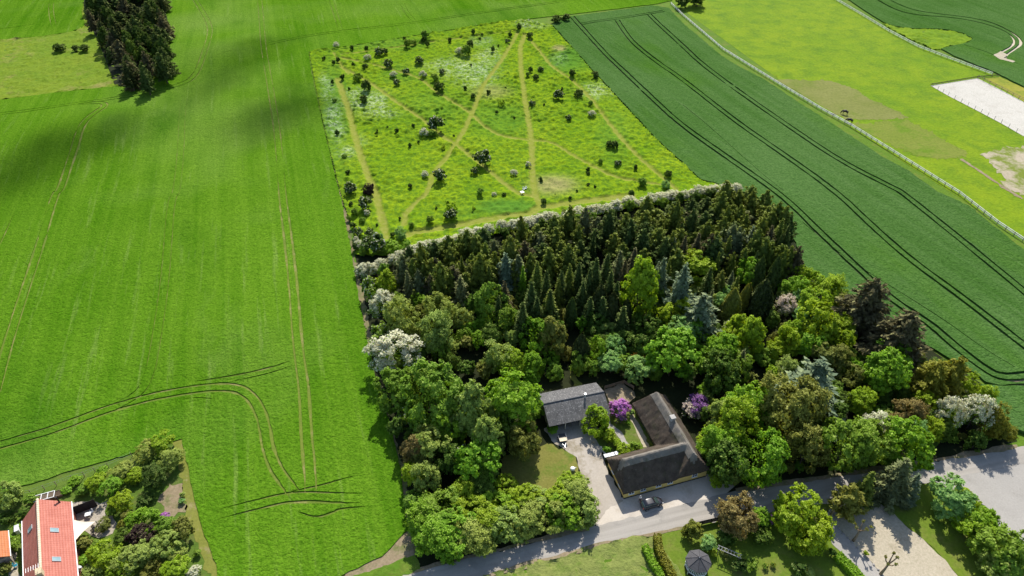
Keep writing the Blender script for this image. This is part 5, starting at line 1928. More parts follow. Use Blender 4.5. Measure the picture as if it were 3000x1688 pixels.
def wood_zone(u, v):
    u, v = u * .8587, v * .8587
    if v < 700:
        return 'in the back of the wood' if u > 1050 else 'at the left corner of the meadow'
    if u < 1080:
        return 'on the wood edge by the green field'
    if v < 830:
        return 'in the left middle of the wood' if u < 1300 else ('in the dark centre of the wood' if u < 1560 else ('in the right middle of the wood' if u < 1900 else 'at the wood end by the wheat'))
    if u < 1380:
        return 'left of the outbuilding' if v > 900 else 'in the left middle of the wood'
    if u < 1570:
        return 'just behind the outbuilding'
    if u < 1790:
        return 'in the wood behind the thatched house'
    if u < 2140:
        return 'right of the thatched house' if v > 930 else 'up right of the thatched house'
    return 'at the wood end by the wheat' if v < 1000 else 'in the right roadside corner of the wood'


# ---- plantation of dark pines behind the blossoming hedge
hedge_D = [(905, 672), (960, 655), (1012, 632), (1060, 612), (1150, 590), (1200, 572), (1260, 563), (1310, 550), (1400, 533), (1460, 526), (1530, 513), (1580, 500), (1640, 490), (1720, 478), (1780, 470), (1850, 462)]
hedge_xy = resample(np.array([at(*D(u, v - 3), 3.2) for u, v in hedge_D]), 2.15)
HN = len(hedge_xy)
for i, (x, y) in enumerate(hedge_xy):
    R = random.uniform(1.7, 2.3)
    hh = random.uniform(1.4, 1.9)
    plant('hawthorn_shrub', 'bloom', 'mid', x + random.gauss(0, .3), y + random.gauss(0, .35), R, hh, hh * .9, 'hawthorn', 'white blossoming hawthorns of the hedge behind the plantation',
          'white blossoming hawthorn', 'in the hedge behind the meadow', 'white', 0, hh * 1.5, key=i)
pl_poly = np.array([at(*D(u, v), 8) for u, v in [(985, 640), (1080, 600), (1210, 570), (1330, 540), (1480, 510), (1640, 488), (1780, 462), (1880, 455), (1960, 500), (1995, 560), (1985, 640), (1900, 640), (1700, 650), (1560, 640), (1450, 640), (1300, 660), (1180, 690), (1080, 705), (1010, 690)]])
hd = hedge_xy[-1] - hedge_xy[HN // 3]
hd = hd / np.linalg.norm(hd)
hnrm = np.array([hd[1], -hd[0]])
PROWS = []
o0 = hedge_xy[0]
for r in range(1, 22):
    base = o0 + hnrm * (-1.6 + r * 4.3)
    row = []
    s = -30.0
    while s < 160:
        p = base + hd * s + RNG.normal(0, .55, 2)
        if inside(p[None], pl_poly)[0] and dist_poly(p[None], hedge_xy)[0] > 2.0:
            row.append(p)
        s += random.uniform(3.7, 4.9)
    if row:
        PROWS.append(row)
ORD = ['zeroth', 'first', 'second', 'third', 'fourth', 'fifth', 'sixth', 'seventh', 'eighth', 'ninth', 'tenth', 'eleventh', 'twelfth', 'thirteenth', 'fourteenth', 'fifteenth', 'sixteenth', 'seventeenth', 'eighteenth', 'nineteenth', 'twentieth']
for t_, w_ in ((20, 'twenty'), (30, 'thirty'), (40, 'forty'), (50, 'fifty'), (60, 'sixty'), (70, 'seventy')):
    if t_ > 20:
        ORD.append(w_[:-1] + 'ieth')
    for k in range(1, 10):
        ORD.append(w_ + '-' + ORD[k])
npine = 0
for r, row in enumerate(PROWS):
    for p in row:
        far_ = p[1]
        lf = random.choices(['pine', 'olive', 'brownpine', 'spruce', 'greypine'], [6, .5, .7, 2, .5])[0]
        if lf == 'olive':
            lf = 'pine'
        h = random.uniform(5.8, 10.8) * (1.0 if p[0] > 0 else 1.12)
        slim = random.random() < .07
        plant('pine_tree', 'spruce' if slim else 'pine', lf, p[0], p[1], random.uniform(2.2, 3.2) * (.5 if slim else 1), h * (.9 if slim else 1), 0, 'pine', 'pines of the plantation', 'dark pine',
              'in plantation row %s behind the hedge' % ORD[r + 1], None, 0, h, True, tilt=.03)
        npine += 1

for i in range(2, HN, 2):
    q = hedge_xy[i] + hnrm * random.uniform(2.2, 3.2)
    R = random.uniform(1.3, 1.9)
    plant('understory_shrub', 'shrub', random.choice(['mid', 'deep', 'thorn']), q[0], q[1], R, R * 1.3, R, 'shrub', 'undergrowth of the wood', 'dark green shrub', 'between the blossoming hedge and the pines', None, 0, R, key=i)

# ---- wood: conifers (tip u, v, width, height)
for u, v, w, h, lf, kd in [(980, 365, 140, 6, 'fresh', 'spruce'), (740, 425, 140, 5.5, 'pine', 'spruce'), (650, 190, 170, 9, 'greypine', 'spruce'), (590, 20, 220, 9, 'greypine', 'pine'), (790, 210, 180, 8, 'greypine', 'pine'),
                           (1230, 150, 260, 9, 'brownpine', 'cedar'), (1320, 280, 240, 9.5, 'greypine', 'cedar'), (950, 250, 190, 8, 'brownpine', 'cedar'), (1060, 215, 190, 8, 'brownpine', 'cedar'), (1335, 5, 110, 9, 'pine', 'spruce'), (2110, 130, 130, 9, 'fresh', 'spruce'),
                           (1890, -10, 260, 11, 'blue', 'cedar'), (2050, 0, 220, 10, 'greypine', 'cedar'), (2290, 80, 230, 12, 'pine', 'spruce'), (2410, 190, 200, 12, 'spruce', 'spruce'), (2220, 330, 260, 12, 'spruce', 'spruce'), (2450, 430, 260, 11, 'pine', 'spruce'), (2110, 590, 270, 11, 'spruce', 'spruce'), (2290, 520, 220, 10, 'spruce', 'spruce'),
                           (1190, 200, 150, 9, 'pine', 'pine'), (720, 60, 200, 9, 'pine', 'pine'), (860, 90, 200, 9, 'pine', 'pine'), (1010, 60, 190, 9, 'brownpine', 'pine'), (1560, 20, 200, 11, 'pine', 'pine'), (1680, 120, 200, 10, 'pine', 'spruce'), (1760, -20, 180, 10, 'pine', 'pine'), (1800, 500, 180, 9, 'spruce', 'spruce'), (1880, 330, 200, 10, 'brownpine', 'spruce')]:
    conif(FA, u, v, w, h, lf, kd)
for u, v, w, h, lf, kd in [(60, 440, 220, 11, 'spruce', 'spruce'), (330, 540, 150, 8, 'spruce', 'column'), (420, 90, 210, 11, 'spruce', 'spruce'), (200, 190, 220, 11, 'spruce', 'spruce'), (640, 40, 230, 13, 'spruce', 'spruce'), (780, -30, 250, 13, 'spruce', 'spruce'), (560, 150, 210, 12, 'spruce', 'spruce'), (300, 110, 200, 11, 'pine', 'spruce'),
                           (820, 200, 220, 12, 'spruce', 'spruce'), (470, 330, 220, 10, 'spruce', 'spruce'), (690, 380, 260, 10, 'yew', 'column'), (850, 480, 240, 9, 'yew', 'column'), (560, 520, 220, 9, 'spruce', 'spruce'), (1325, 65, 150, 9, 'pine', 'spruce'), (1480, 45, 230, 12, 'blue', 'cedar'), (1750, 140, 320, 14, 'blue', 'cedar'), (2075, 150, 200, 10, 'spruce', 'spruce'),
                           (1990, 500, 430, 12, 'blue', 'cedar'), (2095, 425, 150, 10, 'greypine', 'spruce'), (2380, 425, 230, 9, 'olive', 'column'), (2410, 545, 140, 7, 'gold', 'column'), (2535, 370, 140, 8, 'olive', 'column'), (450, 985, 210, 8, 'yew', 'column'), (1000, 60, 200, 12, 'brownpine', 'spruce'), (940, -60, 240, 12, 'greypine', 'spruce'), (1120, -90, 220, 11, 'brownpine', 'spruce'),
                           (900, 330, 200, 10, 'spruce', 'spruce'), (1020, 560, 160, 8, 'yew', 'column'), (160, 300, 180, 10, 'pine', 'spruce'), (720, 520, 260, 9, 'spruce', 'spruce'), (980, 640, 260, 9, 'spruce', 'spruce')]:
    conif(FB, u, v, w, h, lf, kd)
for u, v, w, h, lf, kd in [(1445, 660, 170, 10, 'spruce', 'column'), (1640, 670, 180, 10, 'spruce', 'column'), (1480, 960, 290, 10, 'yew', 'column'), (1280, 1000, 130, 8, 'olive', 'column'), (895, 600, 120, 9, 'pine', 'spruce'), (1220, 570, 150, 8, 'pine', 'pine'), (1070, 620, 130, 8, 'pine', 'pine'), (1375, 585, 110, 9, 'spruce', 'spruce'),
                           (1560, 505, 210, 9, 'pine', 'pine'), (1720, 600, 160, 9, 'pine', 'pine'), (1800, 550, 170, 9, 'pine', 'pine'), (1900, 550, 180, 9, 'brownpine', 'pine'), (1320, 300, 200, 10, 'blue', 'cedar'), (1150, 310, 180, 10, 'greypine', 'pine'), (960, 290, 120, 10, 'spruce', 'spruce'), (640, 360, 190, 10, 'brownpine', 'spruce'), (470, 400, 170, 10, 'brownpine', 'spruce'), (330, 420, 180, 10, 'greypine', 'spruce'), (190, 470, 190, 9, 'brownpine', 'spruce'),
                           (800, 400, 200, 10, 'brownpine', 'pine'), (1030, 400, 170, 10, 'pine', 'spruce'), (1650, 10, 230, 11, 'pine', 'pine'), (1740, 60, 220, 11, 'pine', 'pine'), (1580, 70, 190, 10, 'pine', 'pine'), (1690, 180, 200, 11, 'pine', 'spruce'), (1770, 260, 170, 10, 'spruce', 'spruce'), (1560, 270, 200, 10, 'brownpine', 'spruce'), (1450, 170, 180, 10, 'pine', 'spruce'), (1230, 150, 180, 9, 'pine', 'pine'), (270, 690, 140, 9, 'pine', 'spruce'), (1060, 840, 130, 7, 'greypine', 'spruce'), (1130, 900, 150, 8, 'pine', 'spruce'), (930, 850, 150, 7, 'olive', 'pine')]:
    conif(FC, u, v, w, h, lf, kd)
conif(FD, 1160, 310, 520, 15, 'brownpine', 'oldspruce', 'big shaggy old spruce', 'left one at the wheat edge')
conif(FD, 1590, 720, 600, 14, 'brownpine', 'oldspruce', 'big shaggy old spruce', 'nearer one at the wheat edge')
conif(FE, 1530, 490, 640, 13, 'blue', 'cedar', 'broad blue-grey cedar', 'behind the large olive-brown roadside tree')
conif(FE, 560, 330, 200, 8, 'greypine', 'spruce')
conif(FF, 1330, 330, 520, 10, 'gold', 'oldspruce', 'golden-brown spreading pine')
conif(FF, 1620, 300, 420, 10, 'gold', 'pine', 'golden-tipped pine')

# ---- wood: broadleaves (crown centre u, v, width, leaf, crown kind, aspect)
for fn, lst in [
    (FA, [(390, 350, 260, 'lime', 'tall', 1.15), (590, 800, 420, 'sage', 'fine', 1.15), (820, 580, 190, 'fresh', 'bough', 1.0), (1040, 680, 330, 'sage', 'fine', 1.2), (990, 960, 420, 'sage', 'fine', 1.1), (790, 940, 180, 'sage', 'airy', 1.2), (450, 720, 200, 'lime', 'bough', 1.0),
          (1420, 620, 190, 'mid', 'round', 1.0), (1350, 770, 230, 'sage', 'round', 1.1), (1500, 290, 270, 'olive', 'tall', 1.2), (1700, 560, 380, 'mid', 'tall', 1.3), (1830, 780, 300, 'mid', 'bough', 1.2), (1560, 1070, 180, 'fresh', 'bough', 1.1), (1810, 1250, 330, 'sage', 'round', 1.0), (1940, 1340, 290, 'lime', 'bough', 1.0),
          (2240, 990, 350, 'fresh', 'bough', 1.2), (2480, 1010, 350, 'olive', 'tall', 1.25), (540, 560, 170, 'mid', 'round', 1.0), (1130, 780, 220, 'sage', 'fine', 1.0), (1700, 1000, 260, 'deep', 'round', 1.0)]),
    (FB, [(1170, 430, 470, 'lime', 'tall', 1.45), (1890, 150, 400, 'lime', 'bough', .8), (2490, 190, 230, 'fresh', 'round', 1.0), (2210, 580, 210, 'mint', 'bough', 1.1), (1640, 780, 380, 'lime', 'bough', .95), (1700, 960, 350, 'mint', 'bough', .9), (1290, 990, 330, 'deep', 'bough', 1.1),
          (2460, 920, 340, 'lime', 'tall', 1.1), (1890, 1030, 330, 'fresh', 'bough', 1.0), (2280, 1070, 240, 'lime', 'round', 1.0), (1590, 1260, 580, 'fresh', 'bough', .9), (880, 1130, 250, 'mint', 'bough', 1.0), (820, 1350, 270, 'mint', 'round', .9), (620, 1150, 230, 'fresh', 'bough', 1.2), (430, 860, 150, 'fresh', 'airy', 1.4),
          (2170, 1220, 340, 'fresh', 'bough', 1.2), (2440, 1290, 240, 'sage', 'fine', 1.1), (1170, 1400, 340, 'mint', 'bough', .8), (1050, 1090, 270, 'deep', 'round', .8), (1300, 1150, 300, 'deep', 'bough', 1.1), (640, 830, 240, 'deep', 'round', 1.0), (520, 860, 130, 'fresh', 'airy', 1.1), (2290, 470, 170, 'mint', 'bough', .9)]),
    (FC, [(1260, 860, 270, 'fresh', 'bough', 1.2), (960, 1060, 150, 'fresh', 'bough', 1.0), (1930, 890, 200, 'lime', 'bough', 1.1), (1820, 1040, 290, 'fresh', 'bough', 1.0), (2060, 990, 280, 'lime', 'bough', 1.0), (2270, 1110, 400, 'lime', 'fine', .9), (2060, 1260, 360, 'lime', 'bough', 1.0), (2400, 1260, 300, 'olive', 'round', 1.0), (1880, 1190, 200, 'mint', 'fine', 1.0)]),
    (FD, [(280, 780, 280, 'mint', 'fine', .9), (410, 850, 430, 'lime', 'bough', 1.1), (720, 920, 290, 'lime', 'round', 1.0), (80, 960, 260, 'lime', 'tall', 1.2), (650, 1090, 330, 'lime', 'bough', 1.0), (470, 1250, 290, 'olive', 'bough', .9), (700, 1270, 300, 'olive', 'fine', .9), (1330, 1300, 400, 'fresh', 'bough', 1.0), (300, 1080, 320, 'fresh', 'bough', 1.0)]),
    (FE, [(630, 180, 360, 'lime', 'tall', 1.3), (290, 330, 330, 'fresh', 'bough', 1.1), (270, 620, 430, 'deep', 'bough', 1.1), (90, 480, 260, 'fresh', 'bough', 1.1), (1120, 230, 280, 'lime', 'round', 1.2), (940, 330, 220, 'lime', 'bough', 1.0), (1090, 540, 260, 'sage', 'fine', 1.0), (900, 600, 230, 'lime', 'airy', 1.0),
          (1160, 1010, 720, 'olive', 'fine', 1.15), (570, 1010, 500, 'fresh', 'bough', 1.1), (330, 1190, 400, 'sage', 'bough', 1.1), (830, 1230, 270, 'fresh', 'tall', 1.4), (2330, 640, 440, 'fresh', 'bough', 1.05), (2030, 970, 300, 'lime', 'bough', .9), (1880, 620, 280, 'olive', 'bough', .8), (1700, 1130, 260, 'deep', 'bough', 1.0), (480, 560, 300, 'mid', 'bough', 1.2), (150, 1400, 330, 'lime', 'bough', 1.0)]),
    (FF, [(530, 500, 540, 'fresh', 'bough', 1.1), (1080, 900, 330, 'lime', 'bough', 1.0), (1790, 680, 300, 'lime', 'bough', 1.1), (1990, 830, 260, 'lime', 'round', 1.1), (790, 1110, 470, 'bronze', 'fine', 1.0), (1130, 1330, 340, 'lime', 'bough', 1.1), (2150, 1200, 340, 'gold', 'fine', 1.5), (2280, 1340, 300, 'gold', 'round', .9), (120, 900, 330, 'lime', 'bough', 1.0), (850, 1420, 420, 'mint', 'bough', 1.0)]),
    (G3, [(1210, 480, 360, 'mid', 'bough', 1.1), (1450, 440, 330, 'mid', 'fine', 1.0), (1700, 470, 320, 'fresh', 'bough', 1.1), (590, 530, 330, 'fresh', 'bough', 1.2), (340, 600, 270, 'deep', 'bough', 1.0), (250, 450, 240, 'fresh', 'round', 1.1), (930, 500, 300, 'olive', 'fine', 1.2), (420, 300, 300, 'lime', 'fine', 1.2)]),
    (G2, [(700, 120, 430, 'mid', 'bough', 1.1), (550, 30, 260, 'mid', 'bough', 1.1), (990, 230, 300, 'sage', 'tall', 1.5), (1290, 150, 380, 'fresh', 'bough', 1.1), (1385, 420, 245, 'olive', 'fine', 1.2), (1100, 440, 260, 'sage', 'tall', 1.5), (690, 440, 280, 'sage', 'bough', 1.0), (560, 480, 190, 'bronze', 'fine', 1.1), (550, 650, 170, 'lime', 'bough', 1.0), (650, 700, 190, 'sage', 'round', 1.1),
          (1050, 600, 320, 'fresh', 'bough', 1.0), (400, 60, 260, 'mid', 'bough', 1.1), (820, 300, 260, 'fresh', 'bough', 1.2), (1200, 330, 240, 'deep', 'bough', 1.2), (800, 560, 200, 'deep', 'round', 1.1), (420, 330, 150, 'deep', 'shrub', 1.0)]),
]:
    for u, v, w, lf, kd, asp in lst:
        leafy(fn, u, v, w, lf, kd, asp)
# undergrowth closing the gaps under the taller trees
wood_xy = np.array([at(*D(u, v)) for u, v in [(985, 760), (1250, 760), (1560, 740), (1800, 740), (2030, 740), (2330, 900), (2440, 990), (2540, 1105), (2330, 1155), (1850, 1222), (1800, 1110), (1720, 1000), (1640, 965), (1440, 940), (1330, 980), (1350, 1110), (1250, 1180), (1060, 1190), (1030, 1080), (985, 960), (960, 840)]])
PT = [np.array(t.location[:2]) for t, *_ in PLANTS]
mnw, mxw = wood_xy.min(0), wood_xy.max(0)
nu = 0
for _ in range(6000):
    q = np.array([random.uniform(mnw[0], mxw[0]), random.uniform(mnw[1], mxw[1])])
    if nu >= 190 or not inside(q[None], wood_xy)[0]:
        continue
    if min(np.hypot(*(q - o)) for o in PT) < 2.1:
        continue
    if abs(q[0] - at(*D(1440, 935))[0]) < 1.3 and q[1] > 88:
        continue
    PT.append(q)
    nu += 1
    R = random.uniform(1.5, 2.3)
    zr = R * random.uniform(.9, 1.4)
    lf = random.choices(['deep', 'mid', 'olive', 'sage', 'fresh'], [5, 3, 1.5, 1, 1.5])[0]
    dpt = depth_of(q[0], q[1], zr)
    uu = 1500 + F * q[0] / dpt
    vv = 844 - F * (q[1] * sin(PITCH) - (CAM_H - zr) * cos(PITCH)) / dpt
    plant('understory_shrub', random.choice(['bough', 'round', 'shrub']), lf, q[0], q[1], R, zr, zr * .8, 'shrub', 'undergrowth of the wood', {'deep': 'dark', 'mid': 'green', 'olive': 'olive', 'sage': 'grey-green', 'fresh': 'bright green'}[lf] + ' undergrowth shrub', wood_zone(uu, vv), None, 0, zr)
for u in range(1855, 2545, 26):
    v = 1222 - (u - 1850) * .166 - 6
    x, y = at(*D(u, v))
    R = random.uniform(1.1, 1.7)
    plant('understory_shrub', 'shrub', random.choice(['deep', 'mid', 'deep', 'olive']), x, y + random.uniform(.6, 1.6), R, R * .8, R * .6, 'shrub', 'undergrowth of the wood', 'low dark shrub', 'on the bank along the far road edge', None, 0, R)
# blossoming trees
for fn, u, v, w, asp, fl, zone in [(FA, 350, 620, 300, 1.1, 'white', 'on the wood edge left of the willows'), (FA, 330, 950, 210, .9, 'white', 'on the wood edge, smaller one below the others'), (FA, 480, 1210, 540, .8, 'white', 'on the wood edge, largest and whitest one beside the green field'),
                                   (FC, 1740, 1270, 230, 1.0, 'pinkwhite', 'among the lime-green trees at the right end of the wood'), (FE, 2210, 1270, 340, 1.0, 'white', 'in the hedge above the road, left one'), (FF, 1450, 1080, 330, 1.6, 'white', 'at the right corner of the wood, left of a pair'), (FF, 1860, 1080, 380, 1.5, 'white', 'at the right corner of the wood, right of a pair'),
                                   (FB, 2340, 900, 200, .9, 'pinkwhite', 'in the wood right of the blue-grey cedar'), (FA, 230, 480, 190, 1.1, 'white', 'on the wood edge, small one above the willows'), (FA, 300, 1090, 190, .9, 'white', 'on the wood edge, small one above the largest hawthorn'), (FA, 190, 370, 190, 1.2, 'white', 'on the wood edge below the hedge corner'), (G2, 930, 560, 150, 1.4, 'white', 'between the tall trees left of the lawn'), (G2, 480, 250, 110, 1.2, 'white', 'in the deep shade on the wood edge')]:
    leafy(fn, u, v, w, 'mid' if fl == 'white' else 'sage', 'bloom' if w > 220 else 'halfbloom', asp, 'white blossoming hawthorn tree' if fl == 'white' else 'pinkish-white blossoming tree', zone, fl, 'hawthorn_tree', 'hawthorn', 'blossoming hawthorns of the wood')
# flowering garden shrubs
for fn, u, v, w, asp, fl, lf, nm, ph, zone in [(G2, 2100, 190, 165, .85, 'magenta', 'deep', 'rhododendron', 'pink-purple flowering rhododendron', 'between outbuilding and thatched house'),
                                               (G3, 110, 160, 170, .9, 'violet', 'deep', 'rhododendron', 'deep violet flowering rhododendron', 'in the shade right of the thatched house'),
                                               (G3, 70, 190, 150, .8, 'pinkwhite', 'deep', 'rhododendron', 'whitish-pink flowering rhododendron', 'in front of the violet rhododendron right of the thatched house'),
                                               (FB, 1130, 1290, 230, .7, 'orange', 'olive', 'azalea_shrub', 'orange flowering azalea', 'in the wood behind the thatched house'),
                                               (G3, 660, 1025, 85, 1.1, 'magenta', 'deep', 'rhododendron', 'magenta flowering rhododendron', 'between two trees on the near side of the road'),
                                               (G3, 290, 1125, 60, .9, 'violet', 'mid', 'lilac_shrub', 'small violet flowering shrub', 'below the bronze-brown tree by the road'),
                                               (G1, 1240, 1005, 75, .8, 'magenta', 'mid', 'rhododendron', 'small purple flowering shrub', 'in the lower left garden by the bare earth'),
                                               (G1, 1460, 1425, 110, .8, 'white', 'lime', 'rose_shrub', 'small white flowering shrub', 'at the lower edge of the left garden'),
                                               (G3, 625, 1370, 45, .9, 'orange', 'mid', 'flower_clump', 'small orange flower clump', 'left of two on the lawn below the trees'),
                                               (G3, 683, 1362, 40, .9, 'orange', 'mid', 'flower_clump', 'small orange flower clump', 'right of two on the lawn below the trees'),
                                               (G3, 232, 1275, 50, .8, 'yellow', 'lime', 'flower_clump', 'pale yellow flowering clump', 'beside the pergola foot, right of the pavilion')]:
    leafy(fn, u, v, w, lf, 'bloom' if w > 70 else 'halfbloom', asp, ph, zone, fl, nm, 'shrub', 'flowering shrubs', .3)

# ---- clipped and loose hedge of trees along the road
hd_pts = [(580, 870, 200), (640, 1010, 300), (760, 960, 330), (700, 1120, 330), (860, 1080, 300), (930, 830, 230), (1000, 980, 300), (980, 1130, 300), (1100, 1050, 280), (1150, 930, 260), (1240, 760, 170), (1090, 740, 260), (1280, 900, 260), (1260, 1060, 280), (1400, 880, 250), (1400, 1020, 270), (1520, 870, 230), (1540, 990, 270), (1650, 880, 240), (1680, 970, 260), (1780, 820, 270), (1800, 930, 270), (1720, 760, 200), (840, 1200, 260), (1080, 1160, 220)]
for i, (u, v, w) in enumerate(hd_pts):
    lf = 'deep' if (u, v) == (1090, 740) else random.choices(['lime', 'sage', 'fresh'], [3.2, 2.2, 2])[0] if u > 900 else random.choices(['fresh', 'mid', 'lime'], [2.4, 1, 1])[0]
    leafy(G2, u, v, w, lf, random.choice(['fine', 'fine', 'bough']), .85, None, 'in the tall roadside hedge', None, 'hedge_tree', 'tree', 'hedge trees along the road', .2)
# ---- courtyard greenery
for u, v, w, lf, kd, asp, ph, zn in [(1910, 275, 205, 'lime', 'bough', 1.15, 'yellow-green round tree', 'in front of the outbuilding'), (2010, 385, 120, 'lime', 'shrub', .9, 'lime-green bushy shrub', 'in the courtyard below the yellow-green tree'),
                                     (1600, 335, 85, 'fresh', 'shrub', .7, 'bright green creeper bush', 'at the left corner of the outbuilding'), (2010, 495, 70, 'fresh', 'tiny', .9, 'small leafy shrub', 'left of the bins behind the thatched house'), (2130, 490, 110, 'lime', 'shrub', .8, 'light green shrub', 'behind the bins in the courtyard'),
                                     (2220, 470, 100, 'mid', 'tiny', .9, 'loose green shrub', 'in the courtyard bed before the long wing'), (2190, 215, 45, 'mint', 'tiny', 1.0, 'pale green small shrub', 'right of the pink rhododendron'), (2165, 290, 40, 'fresh', 'tiny', 1.0, 'small bright shrub', 'below the pink rhododendron'),
                                     (2090, 440, 80, 'lime', 'tiny', .8, 'low yellowish shrub', 'in the middle of the courtyard'), (1500, 200, 90, 'fresh', 'bough', 1.2, 'bright green young tree', 'touching the left gable of the outbuilding'), (1640, 800, 70, 'mint', 'tiny', .8, 'small bluish shrub', 'on the dry lawn above the road hedge')]:
    leafy(G2, u, v, w, lf, kd, asp, ph, zn, None, 'garden_shrub' if w < 200 else 'garden_tree', 'shrub' if w < 200 else 'tree', 'courtyard plants', .3)

# ---- right-hand gardens south of the road
for u, v, w, lf, kd, asp, ph, zn in [(430, 1000, 300, 'bronze', 'fine', 1.1, 'bronze-brown tree', 'beside the road above the lawn'), (585, 1010, 150, 'fresh', 'round', 1.1, 'bright green shrub', 'right of the bronze-brown tree'), (850, 960, 330, 'lime', 'bough', 1.05, 'large yellow-green tree', 'on the near side of the road, upper left part of a pair'), (960, 1090, 310, 'lime', 'bough', 1.0, 'large yellow-green tree', 'on the near side of the road, lower right part of a pair'),
                                     (80, 1105, 155, 'gold', 'shrub', 1.05, 'cream-variegated round shrub', 'behind the board fence beside the pavilion'), (200, 1190, 130, 'mint', 'shrub', .9, 'pale green shrub', 'at the lawn edge above the pavilion'), (330, 1180, 120, 'deep', 'shrub', .8, 'dark low shrub', 'below the bronze-brown tree'), (600, 1130, 150, 'deep', 'shrub', .8, 'dark green shrub', 'in the shade behind the lawn'),
                                     (2010, 850, 300, 'mint', 'bough', 1.0, 'pale bluish-green tree', 'first in the row between grass strip and grey yard'), (2130, 860, 180, 'lime', 'bough', 1.0, 'yellow-green tree', 'second in the row between grass strip and grey yard'), (2200, 1000, 270, 'fresh', 'bough', 1.0, 'bright green tree', 'third in the row between grass strip and grey yard'), (2230, 1140, 240, 'lime', 'bough', 1.0, 'yellow-green tree', 'fourth in the row between grass strip and grey yard'), (2420, 1230, 380, 'mid', 'bough', 1.0, 'large mid-green tree', 'at the right edge of the photo below the grey yard'), (2540, 1380, 330, 'mid', 'bough', 1.0, 'mid-green tree', 'in the lower right corner of the photo'), (2380, 1400, 240, 'sage', 'bough', 1.0, 'grey-green tree', 'near the lower right corner of the photo'),
                                     (1130, 1270, 70, 'deep', 'shrub', 1.0, 'dark round bush', 'at the upper end of the low lane hedge'), (1383, 1277, 42, 'lime', 'tiny', .9, 'tiny lime bush', 'on the sandy lot beside the edging stones'), (880, 1385, 120, 'thorn', 'tiny', .7, 'dark flower bed plant', 'on the lawn left of the lane hedge'), (960, 1410, 100, 'sage', 'tiny', .7, 'grey-green bed plant', 'on the lawn left of the lane hedge'), (330, 1270, 110, 'olive', 'airy', .8, 'brownish climber', 'on the near post of the pergola'),
                                     (430, 1370, 120, 'thorn', 'tiny', .7, 'dark bed plant', 'below the pergola'), (520, 1350, 110, 'mid', 'tiny', .7, 'green bed plant', 'right of the pergola'), (250, 740, 130, 'lime', 'shrub', .9, 'yellow-green bush', 'at the right corner of the thatched house'), (370, 660, 170, 'sage', 'bough', 1.0, 'dull grey-green bush', 'between thatched house and the roadside trees'), (130, 450, 70, 'mint', 'tiny', .8, 'pale green bush', 'right of the long thatched wing')]:
    leafy(G3, u, v, w, lf, kd, asp, ph, zn, None, 'garden_shrub' if w < 160 else 'garden_tree', 'shrub' if w < 160 else 'tree', 'plants of the gardens south of the road', .4)
for u, v, w, h, lf, kd, ph, zn in [(1440, 665, 170, 9, 'pine', 'spruce', 'olive-green spruce', 'by the road above the sandy lot, taller of two'), (1300, 790, 200, 7, 'olive', 'pine', 'thin olive conifer', 'by the road above the sandy lot, smaller of two'), (1700, 570, 260, 10, 'greypine', 'spruce', 'broad grey-green spruce', 'between road and grass strip'), (1790, 680, 140, 7, 'blue', 'spruce', 'small blue spruce', 'right of the broad grey-green spruce')]:
    conif(G3, u, v, w, h, lf, kd, ph, zn, group='conifers south of the road')


def hedge(name, label, pts, width, hgt, leaf, seed, dens=75):
    """clipped hedge: one thing, leafy box along a line"""
    r = np.random.default_rng(seed)
    L = resample(np.array(pts), .5)
    ln = len(L) * .5
    n = int(ln * (width + 2 * hgt) * dens)
    i = r.integers(0, len(L) - 1, n)
    f = r.random((n, 1))
    c = L[i] * (1 - f) + L[i + 1] * f
    d = norm(L[np.minimum(i + 1, len(L) - 1)] - L[i])
    sd = np.stack([-d[:, 1], d[:, 0]], 1)
    per_ = r.random(n) * (width + 2 * hgt)
    wob = 1 + .16 * np.sin(i * .55 + seed) * r.random(n)
    off = np.where(per_ < hgt, -width / 2, np.where(per_ < hgt + width, per_ - hgt - width / 2, width / 2)) * wob
    z = np.where(per_ < hgt, per_, np.where(per_ < hgt + width, hgt, width + 2 * hgt - per_)) * wob + r.normal(0, .05, n)
    C = np.column_stack([c + sd * off[:, None], z]) + r.normal(0, .05, (n, 3))
    Nn = np.column_stack([sd * np.where((per_ < hgt) | (per_ > hgt + width), np.sign(off), 0)[:, None], ((per_ >= hgt) & (per_ <= hgt + width)) * 1.0]) + r.normal(0, .5, (n, 3))
    base = np.array([*L[0], 0])
    t = tag(empty(name, tuple(base)), label, 'hedge')
    me = leaf_mesh('foliage', C - base, Nn, .17 * r.uniform(.7, 1.3, n), .5 + r.normal(0, .22, n))
    me.materials.clear()
    me.materials.append(LEAF[leaf])
    obj('foliage', me, t)
    bm = bmesh.new()
    for a, b in zip(L[:-1:4], L[4::4]):
        bx(bm, -.05, .05, -.05, .05, 0, hgt * .7, 0, Matrix.Translation((*(a - base[:2]), 0)))
    obj('stem', bm_mesh('stem', bm, BARK), t)
    return t


hedge('clipped_hedge', 'golden-yellow clipped hedge between verge and lawn left of the pavilion', plz(G2, 1.2, (2385, 1135), (2400, 1240), (2440, 1340), (2500, 1449), (2540, 1520)), 1.1, 1.6, 'gold', 3)
hedge('loose_hedge', 'bright green loose hedge beside the golden-yellow hedge', plz(G2, .8, (2290, 1215), (2330, 1310), (2390, 1410), (2440, 1500)), 1.0, 1.1, 'fresh', 4)
hedge('clipped_hedge', 'low green clipped hedge along the grey gravel lane', plz(G3, .8, (1165, 1280), (1230, 1345), (1330, 1449), (1390, 1510)), 1.4, 1.0, 'fresh', 5)
hedge('clipped_hedge', 'square green hedge block left of the red-roofed house', plz(H1, 1.6, (300, 760), (300, 930)), 1.6, 1.8, 'mid', 6)
fence_dark = None

